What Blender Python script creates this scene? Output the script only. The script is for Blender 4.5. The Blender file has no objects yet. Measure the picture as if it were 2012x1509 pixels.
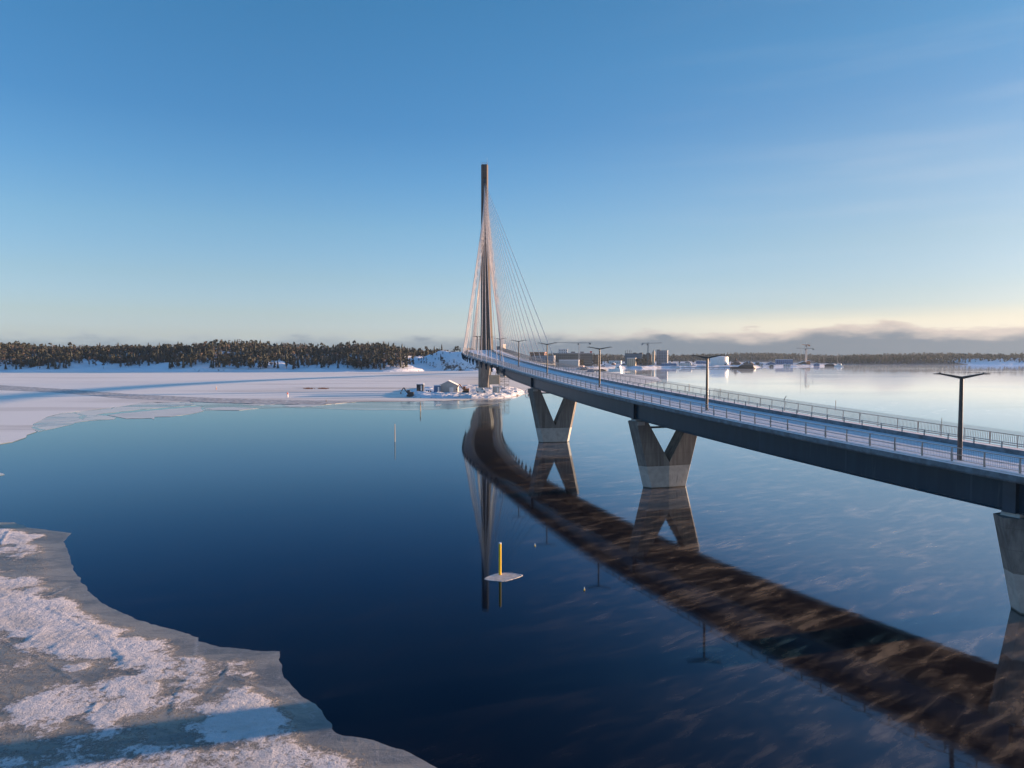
import bpy, math, random
import numpy as np
from mathutils import Vector
from mathutils.geometry import tessellate_polygon
random.seed(7)
C = bpy.context.scene.collection
S = bpy.context.scene
F_PX, CX, CY, HOR, CAMH = 1397.0, 1006.0, 754.5, 698.5, 20.8
PITCH = math.atan((CY - HOR) / F_PX)

# ---------------- camera ----------------
cd = bpy.data.cameras.new('camera'); cam = bpy.data.objects.new('camera', cd); C.objects.link(cam)
cam.location = (0, 0, CAMH); cam.rotation_euler = (math.pi / 2 - PITCH, 0, 0)
cd.sensor_width = 36.0; cd.lens = 36.0 * F_PX / 2012.0; cd.clip_start = 0.5; cd.clip_end = 40000
S.camera = cam

# ---------------- light ----------------
SUN_AZ = math.radians(72.5)       # clockwise from the view direction (+Y)
SUN_EL = math.radians(5.4)
SKY_STRENGTH = 0.0775
sd = bpy.data.lights.new('sun', 'SUN'); so = bpy.data.objects.new('sun', sd); C.objects.link(so)
sd.energy = 5.0; sd.angle = math.radians(0.6); sd.color = (1.0, 0.65, 0.42)
tosun = Vector((math.sin(SUN_AZ) * math.cos(SUN_EL), math.cos(SUN_AZ) * math.cos(SUN_EL), math.sin(SUN_EL)))
so.rotation_euler = (-tosun).to_track_quat('-Z', 'Y').to_euler(); so.location = (100, 30, 60)
S.view_settings.view_transform = 'Standard'; S.view_settings.look = 'None'
S.view_settings.exposure = 1.5; S.view_settings.gamma = 1.0
S.cycles.max_bounces = 6; S.cycles.glossy_bounces = 3; S.cycles.diffuse_bounces = 3
S.cycles.transparent_max_bounces = 8

# ---------------- node helpers ----------------
class NT:
    def __init__(self, tree): self.t = tree
    def n(self, kind, ins=None, **props):
        nd = self.t.nodes.new(kind)
        for k, v in props.items(): setattr(nd, k, v)
        if ins:
            for k, v in ins.items():
                s = nd.inputs[k]
                if isinstance(v, bpy.types.NodeSocket): self.t.links.new(v, s)
                else: s.default_value = v
        return nd
    def m(self, op, a, b=0.0, c=0.0, clamp=False):
        nd = self.n('ShaderNodeMath', {0: a, 1: b, 2: c}, operation=op); nd.use_clamp = clamp
        return nd.outputs[0]
    def vm(self, op, a, b=(0, 0, 0)):
        nd = self.n('ShaderNodeVectorMath', {0: a, 1: b}, operation=op); return nd.outputs[0]
    def mix(self, f, a, b):
        nd = self.n('ShaderNodeMix', data_type='RGBA')
        for s, v in ((nd.inputs[0], f), (nd.inputs[6], a), (nd.inputs[7], b)):
            if isinstance(v, bpy.types.NodeSocket): self.t.links.new(v, s)
            else: s.default_value = v if not isinstance(v, tuple) or len(v) != 3 else (*v, 1)
        return nd.outputs[2]
    def ramp(self, f, stops):
        nd = self.n('ShaderNodeValToRGB', {0: f}); e = nd.color_ramp.elements
        while len(e) < len(stops): e.new(0.5)
        for el, (p, c) in zip(e, stops):
            el.position = p; el.color = (*c, 1) if isinstance(c, tuple) else (c, c, c, 1)
        return nd.outputs[0]
    def ss(self, x, a, b):
        nd = self.n('ShaderNodeMapRange', {0: x, 1: a, 2: b, 3: 0.0, 4: 1.0}, interpolation_type='SMOOTHSTEP')
        return nd.outputs[0]
    def noise(self, vec, scale, detail=4, rough=0.5, dist=0.0, w=None):
        nd = self.n('ShaderNodeTexNoise', {'Vector': vec, 'Scale': scale, 'Detail': detail, 'Roughness': rough, 'Distortion': dist})
        return nd.outputs[0]
    def link(self, a, b): self.t.links.new(a, b)

# ---------------- world ----------------
w = bpy.data.worlds.new('World'); S.world = w; w.use_nodes = True
w.node_tree.nodes.clear(); W = NT(w.node_tree)
sky = W.n('ShaderNodeTexSky', sky_type='NISHITA', sun_disc=False, sun_elevation=SUN_EL, sun_rotation=SUN_AZ,
          altitude=0.0, air_density=1.0, dust_density=0.6, ozone_density=2.2)
tc = W.n('ShaderNodeTexCoord').outputs['Generated']
sep = W.n('ShaderNodeSeparateXYZ', {0: tc}); dx, dy, dz = sep.outputs
el = W.m('MULTIPLY', W.m('ARCSINE', dz), 57.2958)                         # elevation, degrees
az = W.m('MULTIPLY', W.m('ARCTAN2', dx, dy), 57.2958)                     # azimuth, degrees, right positive
ael = W.m('ABSOLUTE', el)
# sky colour: the physical sky, graded by elevation towards clear winter blue; unseen high sky dimmed for dark water, then boosted for shaded snow
K = 5.5
def gr(stops): return W.ramp(W.m('DIVIDE', ael, 90.0, clamp=True), [(p / 90.0, tuple(c / K for c in col)) for p, col in stops])
gl = gr([(0.3, (1.30, 1.95, 4.9)), (1.5, (1.13, 1.40, 3.0)), (3.1, (1.12, 1.25, 2.07)), (5.9, (1.08, 1.20, 1.64)), (9.8, (.97, 1.21, 1.53)),
         (13.6, (.74, 1.13, 1.52)), (17.3, (.58, 1.04, 1.46)), (25.6, (.515, 1.08, 1.44)), (34, (.42, .85, 1.15)), (48, (.9, 1.65, 2.3)), (90, (1.0, 1.8, 2.5))])
gR = gr([(0.3, (.69, .98, 2.6)), (1.6, (.73, .85, 1.7)), (2.6, (.75, .82, 1.36)), (4.6, (.75, .80, 1.14)), (8.3, (.83, .85, 1.01)),
         (13.1, (.85, .91, 1.05)), (17.7, (.64, .86, 1.08)), (21.9, (.555, .90, 1.13)), (34, (.5, .85, 1.1)), (48, (.9, 1.65, 2.3)), (90, (1.0, 1.8, 2.5))])
fr = W.ss(az, -12.0, 35.0)
g = W.mix(fr, gl, gR)
graded = W.vm('MULTIPLY', sky.outputs[0], W.vm('MULTIPLY', g, (K, K, K)))
U = SKY_STRENGTH * 2 ** 1.5
def srgb(r, g_, b):
    f = lambda c: (c / 255 / 12.92) if c / 255 <= .04045 else ((c / 255 + .055) / 1.055) ** 2.4
    return (f(r), f(g_), f(b))
def skyc(r, g_, b): return tuple(c / U for c in srgb(r, g_, b))
dv = W.n('ShaderNodeCombineXYZ', {0: W.m('MULTIPLY', az, 0.30), 1: W.m('MULTIPLY', el, 1.1), 2: 3.7}).outputs[0]
dv2 = W.n('ShaderNodeCombineXYZ', {0: W.m('MULTIPLY', az, 0.055), 1: W.m('MULTIPLY', el, 0.5), 2: 9.1}).outputs[0]
n1 = W.noise(dv, 1.0, 6, 0.55); n2 = W.noise(dv2, 1.0, 3, 0.5)
# thin high veils, strongest to the right
veil = W.m('MULTIPLY', W.ss(n2, .45, .75), W.m('MULTIPLY', W.ss(az, 0.0, 40.0), .13))
veil = W.m('MULTIPLY', veil, W.ss(el, 40.0, 10.0))
c0 = W.mix(veil, graded, skyc(225, 228, 235))
# warm glow band low on the right
gb = W.m('MULTIPLY', W.m('MULTIPLY', W.ss(el, 3.7, 2.2), W.ss(az, 0.0, 28.0)), W.ss(n2, .15, .5))
c0 = W.mix(W.m('MULTIPLY', gb, .75), c0, skyc(252, 240, 216))
# low cloud bank along the horizon
top = W.m('ADD', W.m('ADD', 0.95, W.m('MULTIPLY', W.ss(az, -25.0, 25.0), .45)), W.m('MULTIPLY', W.m('SUBTRACT', n1, .45), 4.0))
top = W.m('ADD', top, W.m('MULTIPLY', W.m('SUBTRACT', n2, .5), 1.4))
bank = W.m('ADD', W.m('ADD', 1.50, W.m('MULTIPLY', W.ss(az, -20.0, 12.0), .34)), W.m('MULTIPLY', W.ss(W.m('ABSOLUTE', W.m('SUBTRACT', az, 26.0)), 6.0, 1.0), .45))
bank = W.m('ADD', bank, W.m('MULTIPLY', W.m('SUBTRACT', n1, .5), 1.7))
dpt = W.m('MAXIMUM', W.m('SUBTRACT', top, el), W.m('SUBTRACT', bank, el))
dens = W.m('MULTIPLY', W.ss(dpt, -.12, .25), W.m('ADD', .82, W.m('MULTIPLY', W.ss(az, -16.0, 4.0), .18)))
body = W.mix(W.ss(az, -25.0, 25.0), skyc(140, 155, 170), skyc(116, 129, 143))
edge = W.mix(W.ss(az, -10.0, 25.0), skyc(182, 192, 195), skyc(214, 200, 190))
cc = W.mix(W.ss(dpt, .1, .95), edge, body)
c1 = W.mix(dens, c0, cc)
bg = W.n('ShaderNodeBackground', {'Color': c1, 'Strength': SKY_STRENGTH})
W.n('ShaderNodeOutputWorld', {0: bg.outputs[0]})
# ---------------- geometry helpers ----------------
def ray(px, py):
    u = (px - CX) / F_PX; v = (CY - py) / F_PX; c, s = math.cos(PITCH), math.sin(PITCH)
    return u, c + v * s, -s + v * c
def G(px, py, z=0.0):                      # pixel of the photograph -> point on the level z
    a, b, k = ray(px, py); t = (z - CAMH) / k; return (a * t, b * t)
def at(px, py, Y):                         # pixel -> point at distance Y
    a, b, k = ray(px, py); t = Y / b; return (a * t, Y, CAMH + k * t)

class MB:
    def __init__(s): s.v = []; s.f = []; s.mi = []; s.cur = 0
    def add(s, vs, fs):
        o = len(s.v); s.v += [tuple(p) for p in vs]
        for f in fs: s.f.append(tuple(i + o for i in f)); s.mi.append(s.cur)
    def hexa(s, b, t):                     # four bottom corners (ccw from above), four top corners
        s.add(list(b) + list(t), [(3, 2, 1, 0), (4, 5, 6, 7), (0, 1, 5, 4), (1, 2, 6, 5), (2, 3, 7, 6), (3, 0, 4, 7)])
    def prism(s, bot, top):
        n = len(bot); s.add(list(bot) + list(top), [tuple(range(n - 1, -1, -1)), tuple(range(n, 2 * n))] + [(i, (i + 1) % n, n + (i + 1) % n, n + i) for i in range(n)])
    def box(s, c, d, rz=0.0):
        cx, cy, cz = c; hx, hy, hz = d[0] / 2, d[1] / 2, d[2] / 2; ca, sa = math.cos(rz), math.sin(rz)
        q = [(cx + x * ca - y * sa, cy + x * sa + y * ca) for x, y in ((-hx, -hy), (hx, -hy), (hx, hy), (-hx, hy))]
        s.hexa([(x, y, cz - hz) for x, y in q], [(x, y, cz + hz) for x, y in q])
    def beam(s, a, b, w, h, up=(0, 0, 1)):
        a, b = Vector(a), Vector(b); d = (b - a).normalized(); up = Vector(up)
        if abs(d.dot(up)) > .98: up = Vector((1, 0, 0))
        r = d.cross(up).normalized(); u = r.cross(d)
        q = [-r * w / 2 - u * h / 2, r * w / 2 - u * h / 2, r * w / 2 + u * h / 2, -r * w / 2 + u * h / 2]
        s.hexa([a + k for k in q], [b + k for k in q])
    def tube(s, a, b, r0, r1=None, n=8):
        r1 = r0 if r1 is None else r1
        a, b = Vector(a), Vector(b); d = (b - a).normalized(); up = Vector((0, 0, 1)) if abs(d.z) < .95 else Vector((1, 0, 0))
        r = d.cross(up).normalized(); u = r.cross(d)
        cs = [(math.cos(2 * math.pi * i / n), math.sin(2 * math.pi * i / n)) for i in range(n)]
        s.prism([a + (r * x + u * y) * r0 for x, y in cs], [b + (r * x + u * y) * r1 for x, y in cs])
    def sweep(s, rings, closed=True, caps=True):   # rings: list of equally long point lists
        n = len(rings[0]); vs = [p for r in rings for p in r]; fs = []
        for k in range(len(rings) - 1):
            for i in range(n if closed else n - 1):
                j = (i + 1) % n; fs.append((k * n + i, k * n + j, (k + 1) * n + j, (k + 1) * n + i))
        if caps and closed: fs.append(tuple(range(n - 1, -1, -1))); fs.append(tuple((len(rings) - 1) * n + i for i in range(n)))
        s.add(vs, fs)
    def build(s, name, mats, parent=None, smooth=False, loc=None):
        mats = mats if isinstance(mats, (list, tuple)) else [mats]
        L = Vector(parent.location) if parent else Vector(loc or (0, 0, 0))
        if parent and parent.parent: L = Vector(parent.location) + Vector(parent.parent.location)
        me = bpy.data.meshes.new(name)
        v = np.array(s.v, dtype=float).reshape(-1, 3) - np.array(L)
        me.from_pydata(v.tolist(), [], s.f)
        for m_ in mats: me.materials.append(m_)
        if len(mats) > 1: me.polygons.foreach_set('material_index', s.mi)
        if smooth: me.polygons.foreach_set('use_smooth', [True] * len(me.polygons))
        me.update(); o = bpy.data.objects.new(name, me); C.objects.link(o)
        if parent: o.parent = parent
        else: o.location = L
        return o
def tag(o, label=None, cat=None, group=None, kind=None):
    if label: o['label'] = label
    if cat: o['category'] = cat
    if group: o['group'] = group
    if kind: o['kind'] = kind
    return o
def empty(name, loc, label, cat, group=None):
    o = bpy.data.objects.new(name, None); C.objects.link(o); o.location = loc; o.empty_display_size = .5
    return tag(o, label, cat, group)
def copy_tree(o, loc, label=None, rz=None, sc=None):
    r = o.copy(); C.objects.link(r); r.location = loc
    if label: r['label'] = label
    if rz is not None: r.rotation_euler = (0, 0, rz)
    if sc is not None: r.scale = (sc, sc, sc) if not isinstance(sc, tuple) else sc
    for ch in list(o.children):
        c = ch.copy(); C.objects.link(c); c.parent = r
        for gch in list(ch.children):
            d = gch.copy(); C.objects.link(d); d.parent = c
    return r
# numpy value noise
def _h(ix, iy, seed):
    n = (ix.astype(np.int64) * 374761393 + iy.astype(np.int64) * 668265263 + seed * 1274126177) & 0xffffffff
    n = ((n ^ (n >> 13)) * 1274126177) & 0xffffffff
    return ((n ^ (n >> 16)) & 0xffff) / 65535.0
def vn(x, y, seed=0):
    x = np.asarray(x, float); y = np.asarray(y, float)
    ix, iy = np.floor(x), np.floor(y); fx, fy = x - ix, y - iy; fx = fx * fx * (3 - 2 * fx); fy = fy * fy * (3 - 2 * fy)
    a, b, c, d = _h(ix, iy, seed), _h(ix + 1, iy, seed), _h(ix, iy + 1, seed), _h(ix + 1, iy + 1, seed)
    return (a * (1 - fx) + b * fx) * (1 - fy) + (c * (1 - fx) + d * fx) * fy
def fbm(x, y, seed=0, o=4):
    t = 0; a = .5; tot = 0
    for k in range(o): t = t + a * vn(np.asarray(x) * 2 ** k + 17.3 * k, np.asarray(y) * 2 ** k - 9.1 * k, seed + k); tot += a; a *= .5
    return t / tot

# ---------------- materials ----------------
def base(name):
    m = bpy.data.materials.new(name); m.use_nodes = True; T = NT(m.node_tree)
    return m, T, m.node_tree.nodes['Principled BSDF']
def pos(T): return T.n('ShaderNodeNewGeometry').outputs['Position']
def setb(T, b, **k):
    mp = {'col': 'Base Color', 'rough': 'Roughness', 'metal': 'Metallic', 'ior': 'IOR', 'spec': 'Specular IOR Level', 'nrm': 'Normal'}
    for q, v in k.items():
        s = b.inputs[mp[q]]
        if isinstance(v, bpy.types.NodeSocket): T.link(v, s)
        else: s.default_value = (*v, 1) if isinstance(v, tuple) else v
def bump(T, h, strength, dist): return T.n('ShaderNodeBump', {'Height': h, 'Strength': strength, 'Distance': dist}).outputs[0]
def simple(name, col, rough=.6, var=.25, scale=1.5, metal=0.0, bmp=0.0, streak=False):
    m, T, b = base(name); p = pos(T)
    if streak: p2 = T.n('ShaderNodeMapping', {'Vector': p, 'Scale': (1, 1, .12)}).outputs[0]
    else: p2 = p
    n = T.noise(p2, scale, 6, .6)
    c = T.mix(T.ss(n, .3, .7), tuple(x * (1 - var) for x in col), tuple(min(1, x * (1 + var)) for x in col))
    setb(T, b, col=c, rough=rough, metal=metal)
    if bmp: setb(T, b, nrm=bump(T, T.noise(p, scale * 6, 4), bmp, .05))
    return m
M = {}
# bare concrete with board marks, stains and runs
m, T, b = base('concrete'); p = pos(T)
st = T.n('ShaderNodeMapping', {'Vector': p, 'Scale': (1, 1, .08)}).outputs[0]
n1 = T.noise(st, 1.6, 6, .65); n2 = T.noise(p, .5, 4); n3 = T.noise(p, 9, 5)
c = T.mix(T.ss(n1, .3, .72), (.10, .09, .082), (.25, .23, .205)); c = T.mix(T.m('MULTIPLY', T.ss(n2, .35, .7), .5), c, (.13, .12, .11))
zz = T.n('ShaderNodeSeparateXYZ', {0: p}).outputs[2]
c = T.mix(T.m('MULTIPLY', T.ss(T.m('FRACT', T.m('MULTIPLY', zz, .55)), .97, .99), .5), c, (.07, .065, .06))
setb(T, b, col=c, rough=.85, nrm=bump(T, n3, .3, .03)); M['concrete'] = m
m, T, b = base('fresh_concrete'); p = pos(T)                # paler lower lift of the piers, with dark runs above the water
st = T.n('ShaderNodeMapping', {'Vector': p, 'Scale': (1, 1, .1)}).outputs[0]
zz = T.n('ShaderNodeSeparateXYZ', {0: p}).outputs[2]
n1 = T.noise(st, 2.6, 4, .6); run = T.m('MULTIPLY', T.ss(n1, .60, .68), T.m('MULTIPLY', T.ss(zz, .3, .9), T.ss(zz, 2.4, 1.5)))
c = T.mix(T.ss(T.noise(p, 1.2, 4), .3, .7), (.33, .32, .295), (.42, .40, .37)); c = T.mix(T.m('MULTIPLY', run, .7), c, (.13, .13, .13))
c = T.mix(T.ss(zz, .22, .05), c, (.08, .08, .07))
setb(T, b, col=c, rough=.8); M['fresh'] = m
m, T, b = base('blue_grey_steel'); p = pos(T); s3 = T.n('ShaderNodeSeparateXYZ', {0: p})
st = T.n('ShaderNodeMapping', {'Vector': p, 'Scale': (1, 1, .10)}).outputs[0]; n = T.noise(st, .9, 6, .65)
c = T.mix(T.ss(n, .35, .75), (.006, .026, .046), (.011, .038, .062)); jt_ = T.m('GREATER_THAN', T.m('FRACT', T.m('MULTIPLY', s3.outputs[1], .085)), .985)
c = T.mix(T.m('MULTIPLY', jt_, .6), c, (.03, .06, .09)); c = T.mix(T.m('MULTIPLY', T.ss(T.noise(st, 2.8, 5, .6), .60, .72), .5), c, (.05, .075, .095))
setb(T, b, col=c, rough=.34, spec=.30); M['steel'] = m
M['steel_dark'] = simple('dark_blue_steel', (.012, .03, .05), .45, .2, .6)
M['fascia'] = simple('galvanised_edge', (.10, .135, .16), .5, .4, 1.2)
M['rail'] = simple('railing_steel', (.34, .31, .28), .5, .2, 2.0)
M['lamp'] = simple('lamp_paint', (.035, .035, .037), .35, .2, 2.0)
M['cable'] = simple('pale_cable_sheath', (.50, .46, .43), .5, .1, .3)
M['glass'] = simple('glass', (.03, .05, .07), .12, .2, .5)
# snow
def snowmat(name, a, bcol, sc, bs, bd, rough=.7):
    m, T, b = base(name); p = pos(T)
    n = T.noise(p, sc, 7, .6); n2 = T.noise(p, sc * .11, 4)
    c = T.mix(T.m('MULTIPLY', T.ss(n, .42, .72), .8), a, bcol); c = T.mix(T.m('MULTIPLY', T.ss(n2, .5, .75), .35), c, bcol)
    setb(T, b, col=c, rough=rough, nrm=bump(T, T.noise(p, sc * 2.2, 6, .65), bs, bd)); return m
M['snow'] = snowmat('snow', (.82, .82, .84), (.66, .68, .70), 1.5, .5, .12)
M['deck_snow'] = snowmat('trodden_snow', (.84, .80, .78), (.66, .64, .63), 1.2, .35, .05)
for nm_, lo_ in (('rocksnow', .60), ('islet', .76)):
  m, T, b = base('rocky_snow'); p = pos(T)                    # snow lying on rock: steep faces stay bare
  nz = T.n('ShaderNodeSeparateXYZ', {0: T.n('ShaderNodeNewGeometry').outputs['True Normal']}).outputs[2]
  f = T.ss(T.m('ADD', nz, T.m('MULTIPLY', T.m('SUBTRACT', T.noise(p, .25, 6, .65), .5), .9)), lo_, lo_ + .14)
  c = T.mix(f, (.10, .075, .06), (.80, .80, .82))
  setb(T, b, col=c, rough=.8, nrm=bump(T, T.noise(p, .6, 6, .6), .6, .8)); M[nm_] = m
def foliage(name, c1, c2, c3):
    m, T, b = base(name); p = pos(T); oi = T.n('ShaderNodeObjectInfo').outputs['Random']
    n = T.noise(p, .09, 2); n2 = T.noise(p, 1.1, 3)
    c = T.mix(T.ss(n, .35, .65), c1, c2); c = T.mix(T.ss(n2, .52, .72), c, c3)
    c = T.mix(T.m('MULTIPLY', oi, .4), c, c2)
    setb(T, b, col=c, rough=.8); return m
M['needle'] = foliage('needles', (.035, .045, .030), (.050, .050, .032), (.095, .10, .095))
M['twig'] = foliage('twigs', (.09, .068, .055), (.12, .085, .065), (.17, .155, .15))
M['floor'] = snowmat('forest_floor', (.05, .05, .045), (.16, .16, .17), .12, .4, .3, .9)
M['bark'] = simple('bark', (.12, .08, .06), .9, .3, 2)
# ---------------- water ----------------
m, T, b = base('sea_water'); p = pos(T); sx = T.n('ShaderNodeSeparateXYZ', {0: p}); X, Y = sx.outputs[0], sx.outputs[1]
pst = T.n('ShaderNodeMapping', {'Vector': p, 'Scale': (.35, 1, 1), 'Rotation': (0, 0, .15)}).outputs[0]
swell = T.m('MULTIPLY', T.noise(pst, .9, 3, .5), T.m('ADD', .6, T.m('MULTIPLY', T.ss(T.noise(pst, .02, 4), .45, .6), 2.0)))
cat = T.ss(T.noise(pst, .012, 3), .4, .7)
nw = bump(T, swell, .05, .05)
deep = T.n('ShaderNodeBsdfDiffuse', {'Color': (.0012, .004, .010, 1)})
fres = T.n('ShaderNodeFresnel', {'IOR': 1.333, 'Normal': nw}).outputs[0]
right_gloss = T.ss(T.m('ADD', X, T.m('MULTIPLY', Y, .10)), 0.0, 45.0)  # reflection raised by position towards the right, painted in to brighten that water
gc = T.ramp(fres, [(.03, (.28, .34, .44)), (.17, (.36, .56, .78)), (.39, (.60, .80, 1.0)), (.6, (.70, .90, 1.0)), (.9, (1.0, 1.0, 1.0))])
gc = T.mix(T.m('MULTIPLY', right_gloss, .75), gc, (.85, .92, 1.0))
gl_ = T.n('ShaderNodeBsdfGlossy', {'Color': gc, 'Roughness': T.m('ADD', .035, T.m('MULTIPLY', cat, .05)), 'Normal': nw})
sea = T.n('ShaderNodeMixShader', {0: T.m('ADD', fres, T.m('MULTIPLY', right_gloss, .19), clamp=True), 1: deep.outputs[0], 2: gl_.outputs[0]})
# sea smoke wisps painted on the surface, the sun's warmth put into their colour
turn = lambda a: T.n('ShaderNodeMapping', {'Vector': p, 'Rotation': (0, 0, a)}).outputs[0]
pw = T.n('ShaderNodeMapping', {'Vector': turn(.95), 'Scale': (1.0, .24, 1)}).outputs[0]
pw2 = T.n('ShaderNodeMapping', {'Vector': turn(1.15), 'Scale': (.26, .09, 1)}).outputs[0]
w1 = T.noise(pw, 1.0, 8, .60, .55); w2 = T.noise(pw2, 1.0, 7, .58, .5)
wisp = T.m('POWER', T.ss(T.m('ADD', T.m('MULTIPLY', w1, .6), T.m('MULTIPLY', w2, .4)), .38, .70), 1.9)
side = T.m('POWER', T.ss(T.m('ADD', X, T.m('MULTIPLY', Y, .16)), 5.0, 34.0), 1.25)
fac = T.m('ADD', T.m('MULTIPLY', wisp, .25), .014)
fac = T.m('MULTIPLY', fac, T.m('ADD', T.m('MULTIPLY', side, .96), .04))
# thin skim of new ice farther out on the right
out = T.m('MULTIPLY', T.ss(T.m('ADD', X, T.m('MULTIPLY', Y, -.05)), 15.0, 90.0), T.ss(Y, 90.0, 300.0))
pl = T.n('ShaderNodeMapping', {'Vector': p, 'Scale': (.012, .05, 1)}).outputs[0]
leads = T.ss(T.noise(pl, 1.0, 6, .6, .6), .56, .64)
smoke_skimc = T.mix(out, (.82, .56, .32), (.85, .74, .62)); skim = T.m('MULTIPLY', out, T.m('SUBTRACT', .19, T.m('MULTIPLY', leads, .17)))
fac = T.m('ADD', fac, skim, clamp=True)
mist = T.n('ShaderNodeBsdfDiffuse', {'Color': smoke_skimc})
mz = T.n('ShaderNodeBsdfDiffuse', {'Color': T.mix(fac, (0.0, 0.0, 0.0), smoke_skimc)}); mx = T.n('ShaderNodeAddShader', {0: sea.outputs[0], 1: mz.outputs[0]})
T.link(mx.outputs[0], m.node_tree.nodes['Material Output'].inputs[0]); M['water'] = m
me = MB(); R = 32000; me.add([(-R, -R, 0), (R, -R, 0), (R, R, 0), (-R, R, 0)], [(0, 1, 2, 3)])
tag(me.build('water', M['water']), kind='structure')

# ---------------- sheets of ice ----------------
M['wet_edge'] = simple('wet_ice_edge', (.05, .08, .10), .5, .2, .2)
def sheet(name, pts, z, mats, skirt=.25):
    mats = [mats, M['wet_edge']]; mb = MB(); poly = [Vector((x, y, z)) for x, y in pts]; tr = tessellate_polygon([poly])
    fs = []
    for t in tr:
        a, b_, c_ = (poly[i] for i in t); fs.append(t if (b_ - a).cross(c_ - a).z > 0 else t[::-1])
    mb.add(poly, fs); n = len(pts)
    ar = sum(pts[i][0] * pts[(i + 1) % n][1] - pts[(i + 1) % n][0] * pts[i][1] for i in range(n))
    q = list(pts) if ar > 0 else list(pts)[::-1]
    vs = [(x, y, z) for x, y in q] + [(x, y, z - skirt) for x, y in q]
    mb.cur = 1; mb.add(vs, [(i, n + i, n + (i + 1) % n, (i + 1) % n) for i in range(n)])
    return tag(mb.build(name, mats), kind='structure')
def jag(px, seg=14, amp=1.2, seed=1):       # roughen a traced outline, in pixels of the photograph
    rnd = random.Random(seed); o = []
    for (a, b_) in zip(px[:-1], px[1:]):
        L = math.hypot(b_[0] - a[0], b_[1] - a[1]); k = max(1, int(L / seg)); o.append(a)
        for i in range(1, k):
            t = i / k; o.append((a[0] + (b_[0] - a[0]) * t + rnd.uniform(-1, 1) * amp * 2, a[1] + (b_[1] - a[1]) * t + rnd.uniform(-1, 1) * amp * .5))
    o.append(px[-1]); return o

# the snow covered ice field before the far shore
m, T, b = base('snow_on_ice'); p = pos(T)
pp = T.n('ShaderNodeMapping', {'Vector': p, 'Scale': (.006, .03, 1), 'Rotation': (0, 0, .06)}).outputs[0]
s1 = T.noise(pp, 1.0, 7, .6, .4); s2 = T.noise(p, .35, 6, .6)
gx = T.n('ShaderNodeSeparateXYZ', {0: p}); GY = gx.outputs[1]; GX = gx.outputs[0]
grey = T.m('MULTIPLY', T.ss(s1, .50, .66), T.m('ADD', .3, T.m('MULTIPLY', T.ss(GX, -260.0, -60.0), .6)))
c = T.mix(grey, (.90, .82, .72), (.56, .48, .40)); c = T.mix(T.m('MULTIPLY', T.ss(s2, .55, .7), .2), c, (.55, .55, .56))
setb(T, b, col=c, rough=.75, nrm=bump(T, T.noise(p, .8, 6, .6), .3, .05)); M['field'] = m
edge = jag([(-500, 985), (-200, 915), (0, 873), (25, 869), (51, 860), (53, 855), (72, 849), (62, 842), (65, 834), (94, 819), (124, 812), (174, 807), (214, 802), (258, 796), (276, 792), (373, 790),
            (500, 789), (600, 789), (700, 790), (800, 789), (870, 788), (960, 785), (1000, 781), (1030, 775), (1048, 772), (1100, 771), (1180, 766), (1240, 758), (1300, 749), (1292, 741), (1250, 736.5), (1200, 732)], 16, 1.0)
fw = [G(*q) for q in edge]
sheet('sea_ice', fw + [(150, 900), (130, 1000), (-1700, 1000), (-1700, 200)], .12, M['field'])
# new thin ice, cracked into plates, in front of it
m, T, b = base('thin_ice'); p = pos(T)
vo = T.n('ShaderNodeTexVoronoi', {'Vector': T.n('ShaderNodeMapping', {'Vector': p, 'Scale': (.05, .045, 1), 'Rotation': (0, 0, .3)}).outputs[0], 'Scale': 1.0, 'Randomness': 1.0}, feature='DISTANCE_TO_EDGE')
cr = T.ss(T.m('ADD', vo.outputs[0], T.m('MULTIPLY', T.m('SUBTRACT', T.noise(p, .15, 5), .5), .14)), .012, .03)
pa = T.ss(T.noise(T.n('ShaderNodeMapping', {'Vector': p, 'Scale': (.012, .05, 1)}).outputs[0], 1.0, 4), .30, .52)
k = T.m('MULTIPLY', cr, pa)
setb(T, b, col=T.mix(k, (.05, .11, .15), (.82, .76, .63)), rough=T.m('ADD', .12, T.m('MULTIPLY', k, .3)), ior=1.3); M['thin'] = m
A = jag([(62, 842), (75, 848.5), (107, 842), (142, 834), (147, 831), (174, 827), (189, 826), (224, 824), (228, 821), (206, 817), (188, 815.5), (206, 812), (262, 806.5), (330, 800), (385, 796), (372, 790), (276, 792), (258, 796), (214, 802), (174, 807), (124, 812), (94, 819), (65, 834)], 10, .8, 3)
sheet('thin_ice', [G(*q) for q in A], .05, M['thin'], .1)
Bf = jag([(211, 816), (249, 823), (297, 822), (302.5, 824.3), (304, 819.5), (335, 819), (373, 814), (400, 808), (394, 802.5), (398, 799), (360, 801.5), (290, 808), (240, 812.5)], 12, .7, 4)
M['plate'] = snowmat('pale_plate_ice', (.78, .73, .62), (.66, .62, .54), .05, .1, .02, .5)
sheet('ice_floe', [G(*q) for q in Bf], .07, M['plate'], .12)
m, T, b = base('skim_ice'); p = pos(T)
pm = T.n('ShaderNodeMapping', {'Vector': p, 'Scale': (.014, .05, 1)}).outputs[0]
k = T.ss(T.noise(pm, 1.0, 6, .6, .5), .42, .60)
setb(T, b, col=T.mix(k, (.05, .08, .09), (.50, .50, .46)), rough=.14, ior=1.31); M['skim'] = m
Cf = jag([(385, 796), (400, 799), (398, 807), (425, 806), (470, 805), (520, 802.5), (560, 801), (640, 803), (700, 805), (800, 806), (905, 803), (960, 797), (1005, 786), (1000, 781), (960, 785), (870, 788), (700, 790), (500, 789), (373, 790)], 12, .9, 5)
sheet('skim_ice', [G(*q) for q in Cf], .035, M['skim'], .05)
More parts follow.
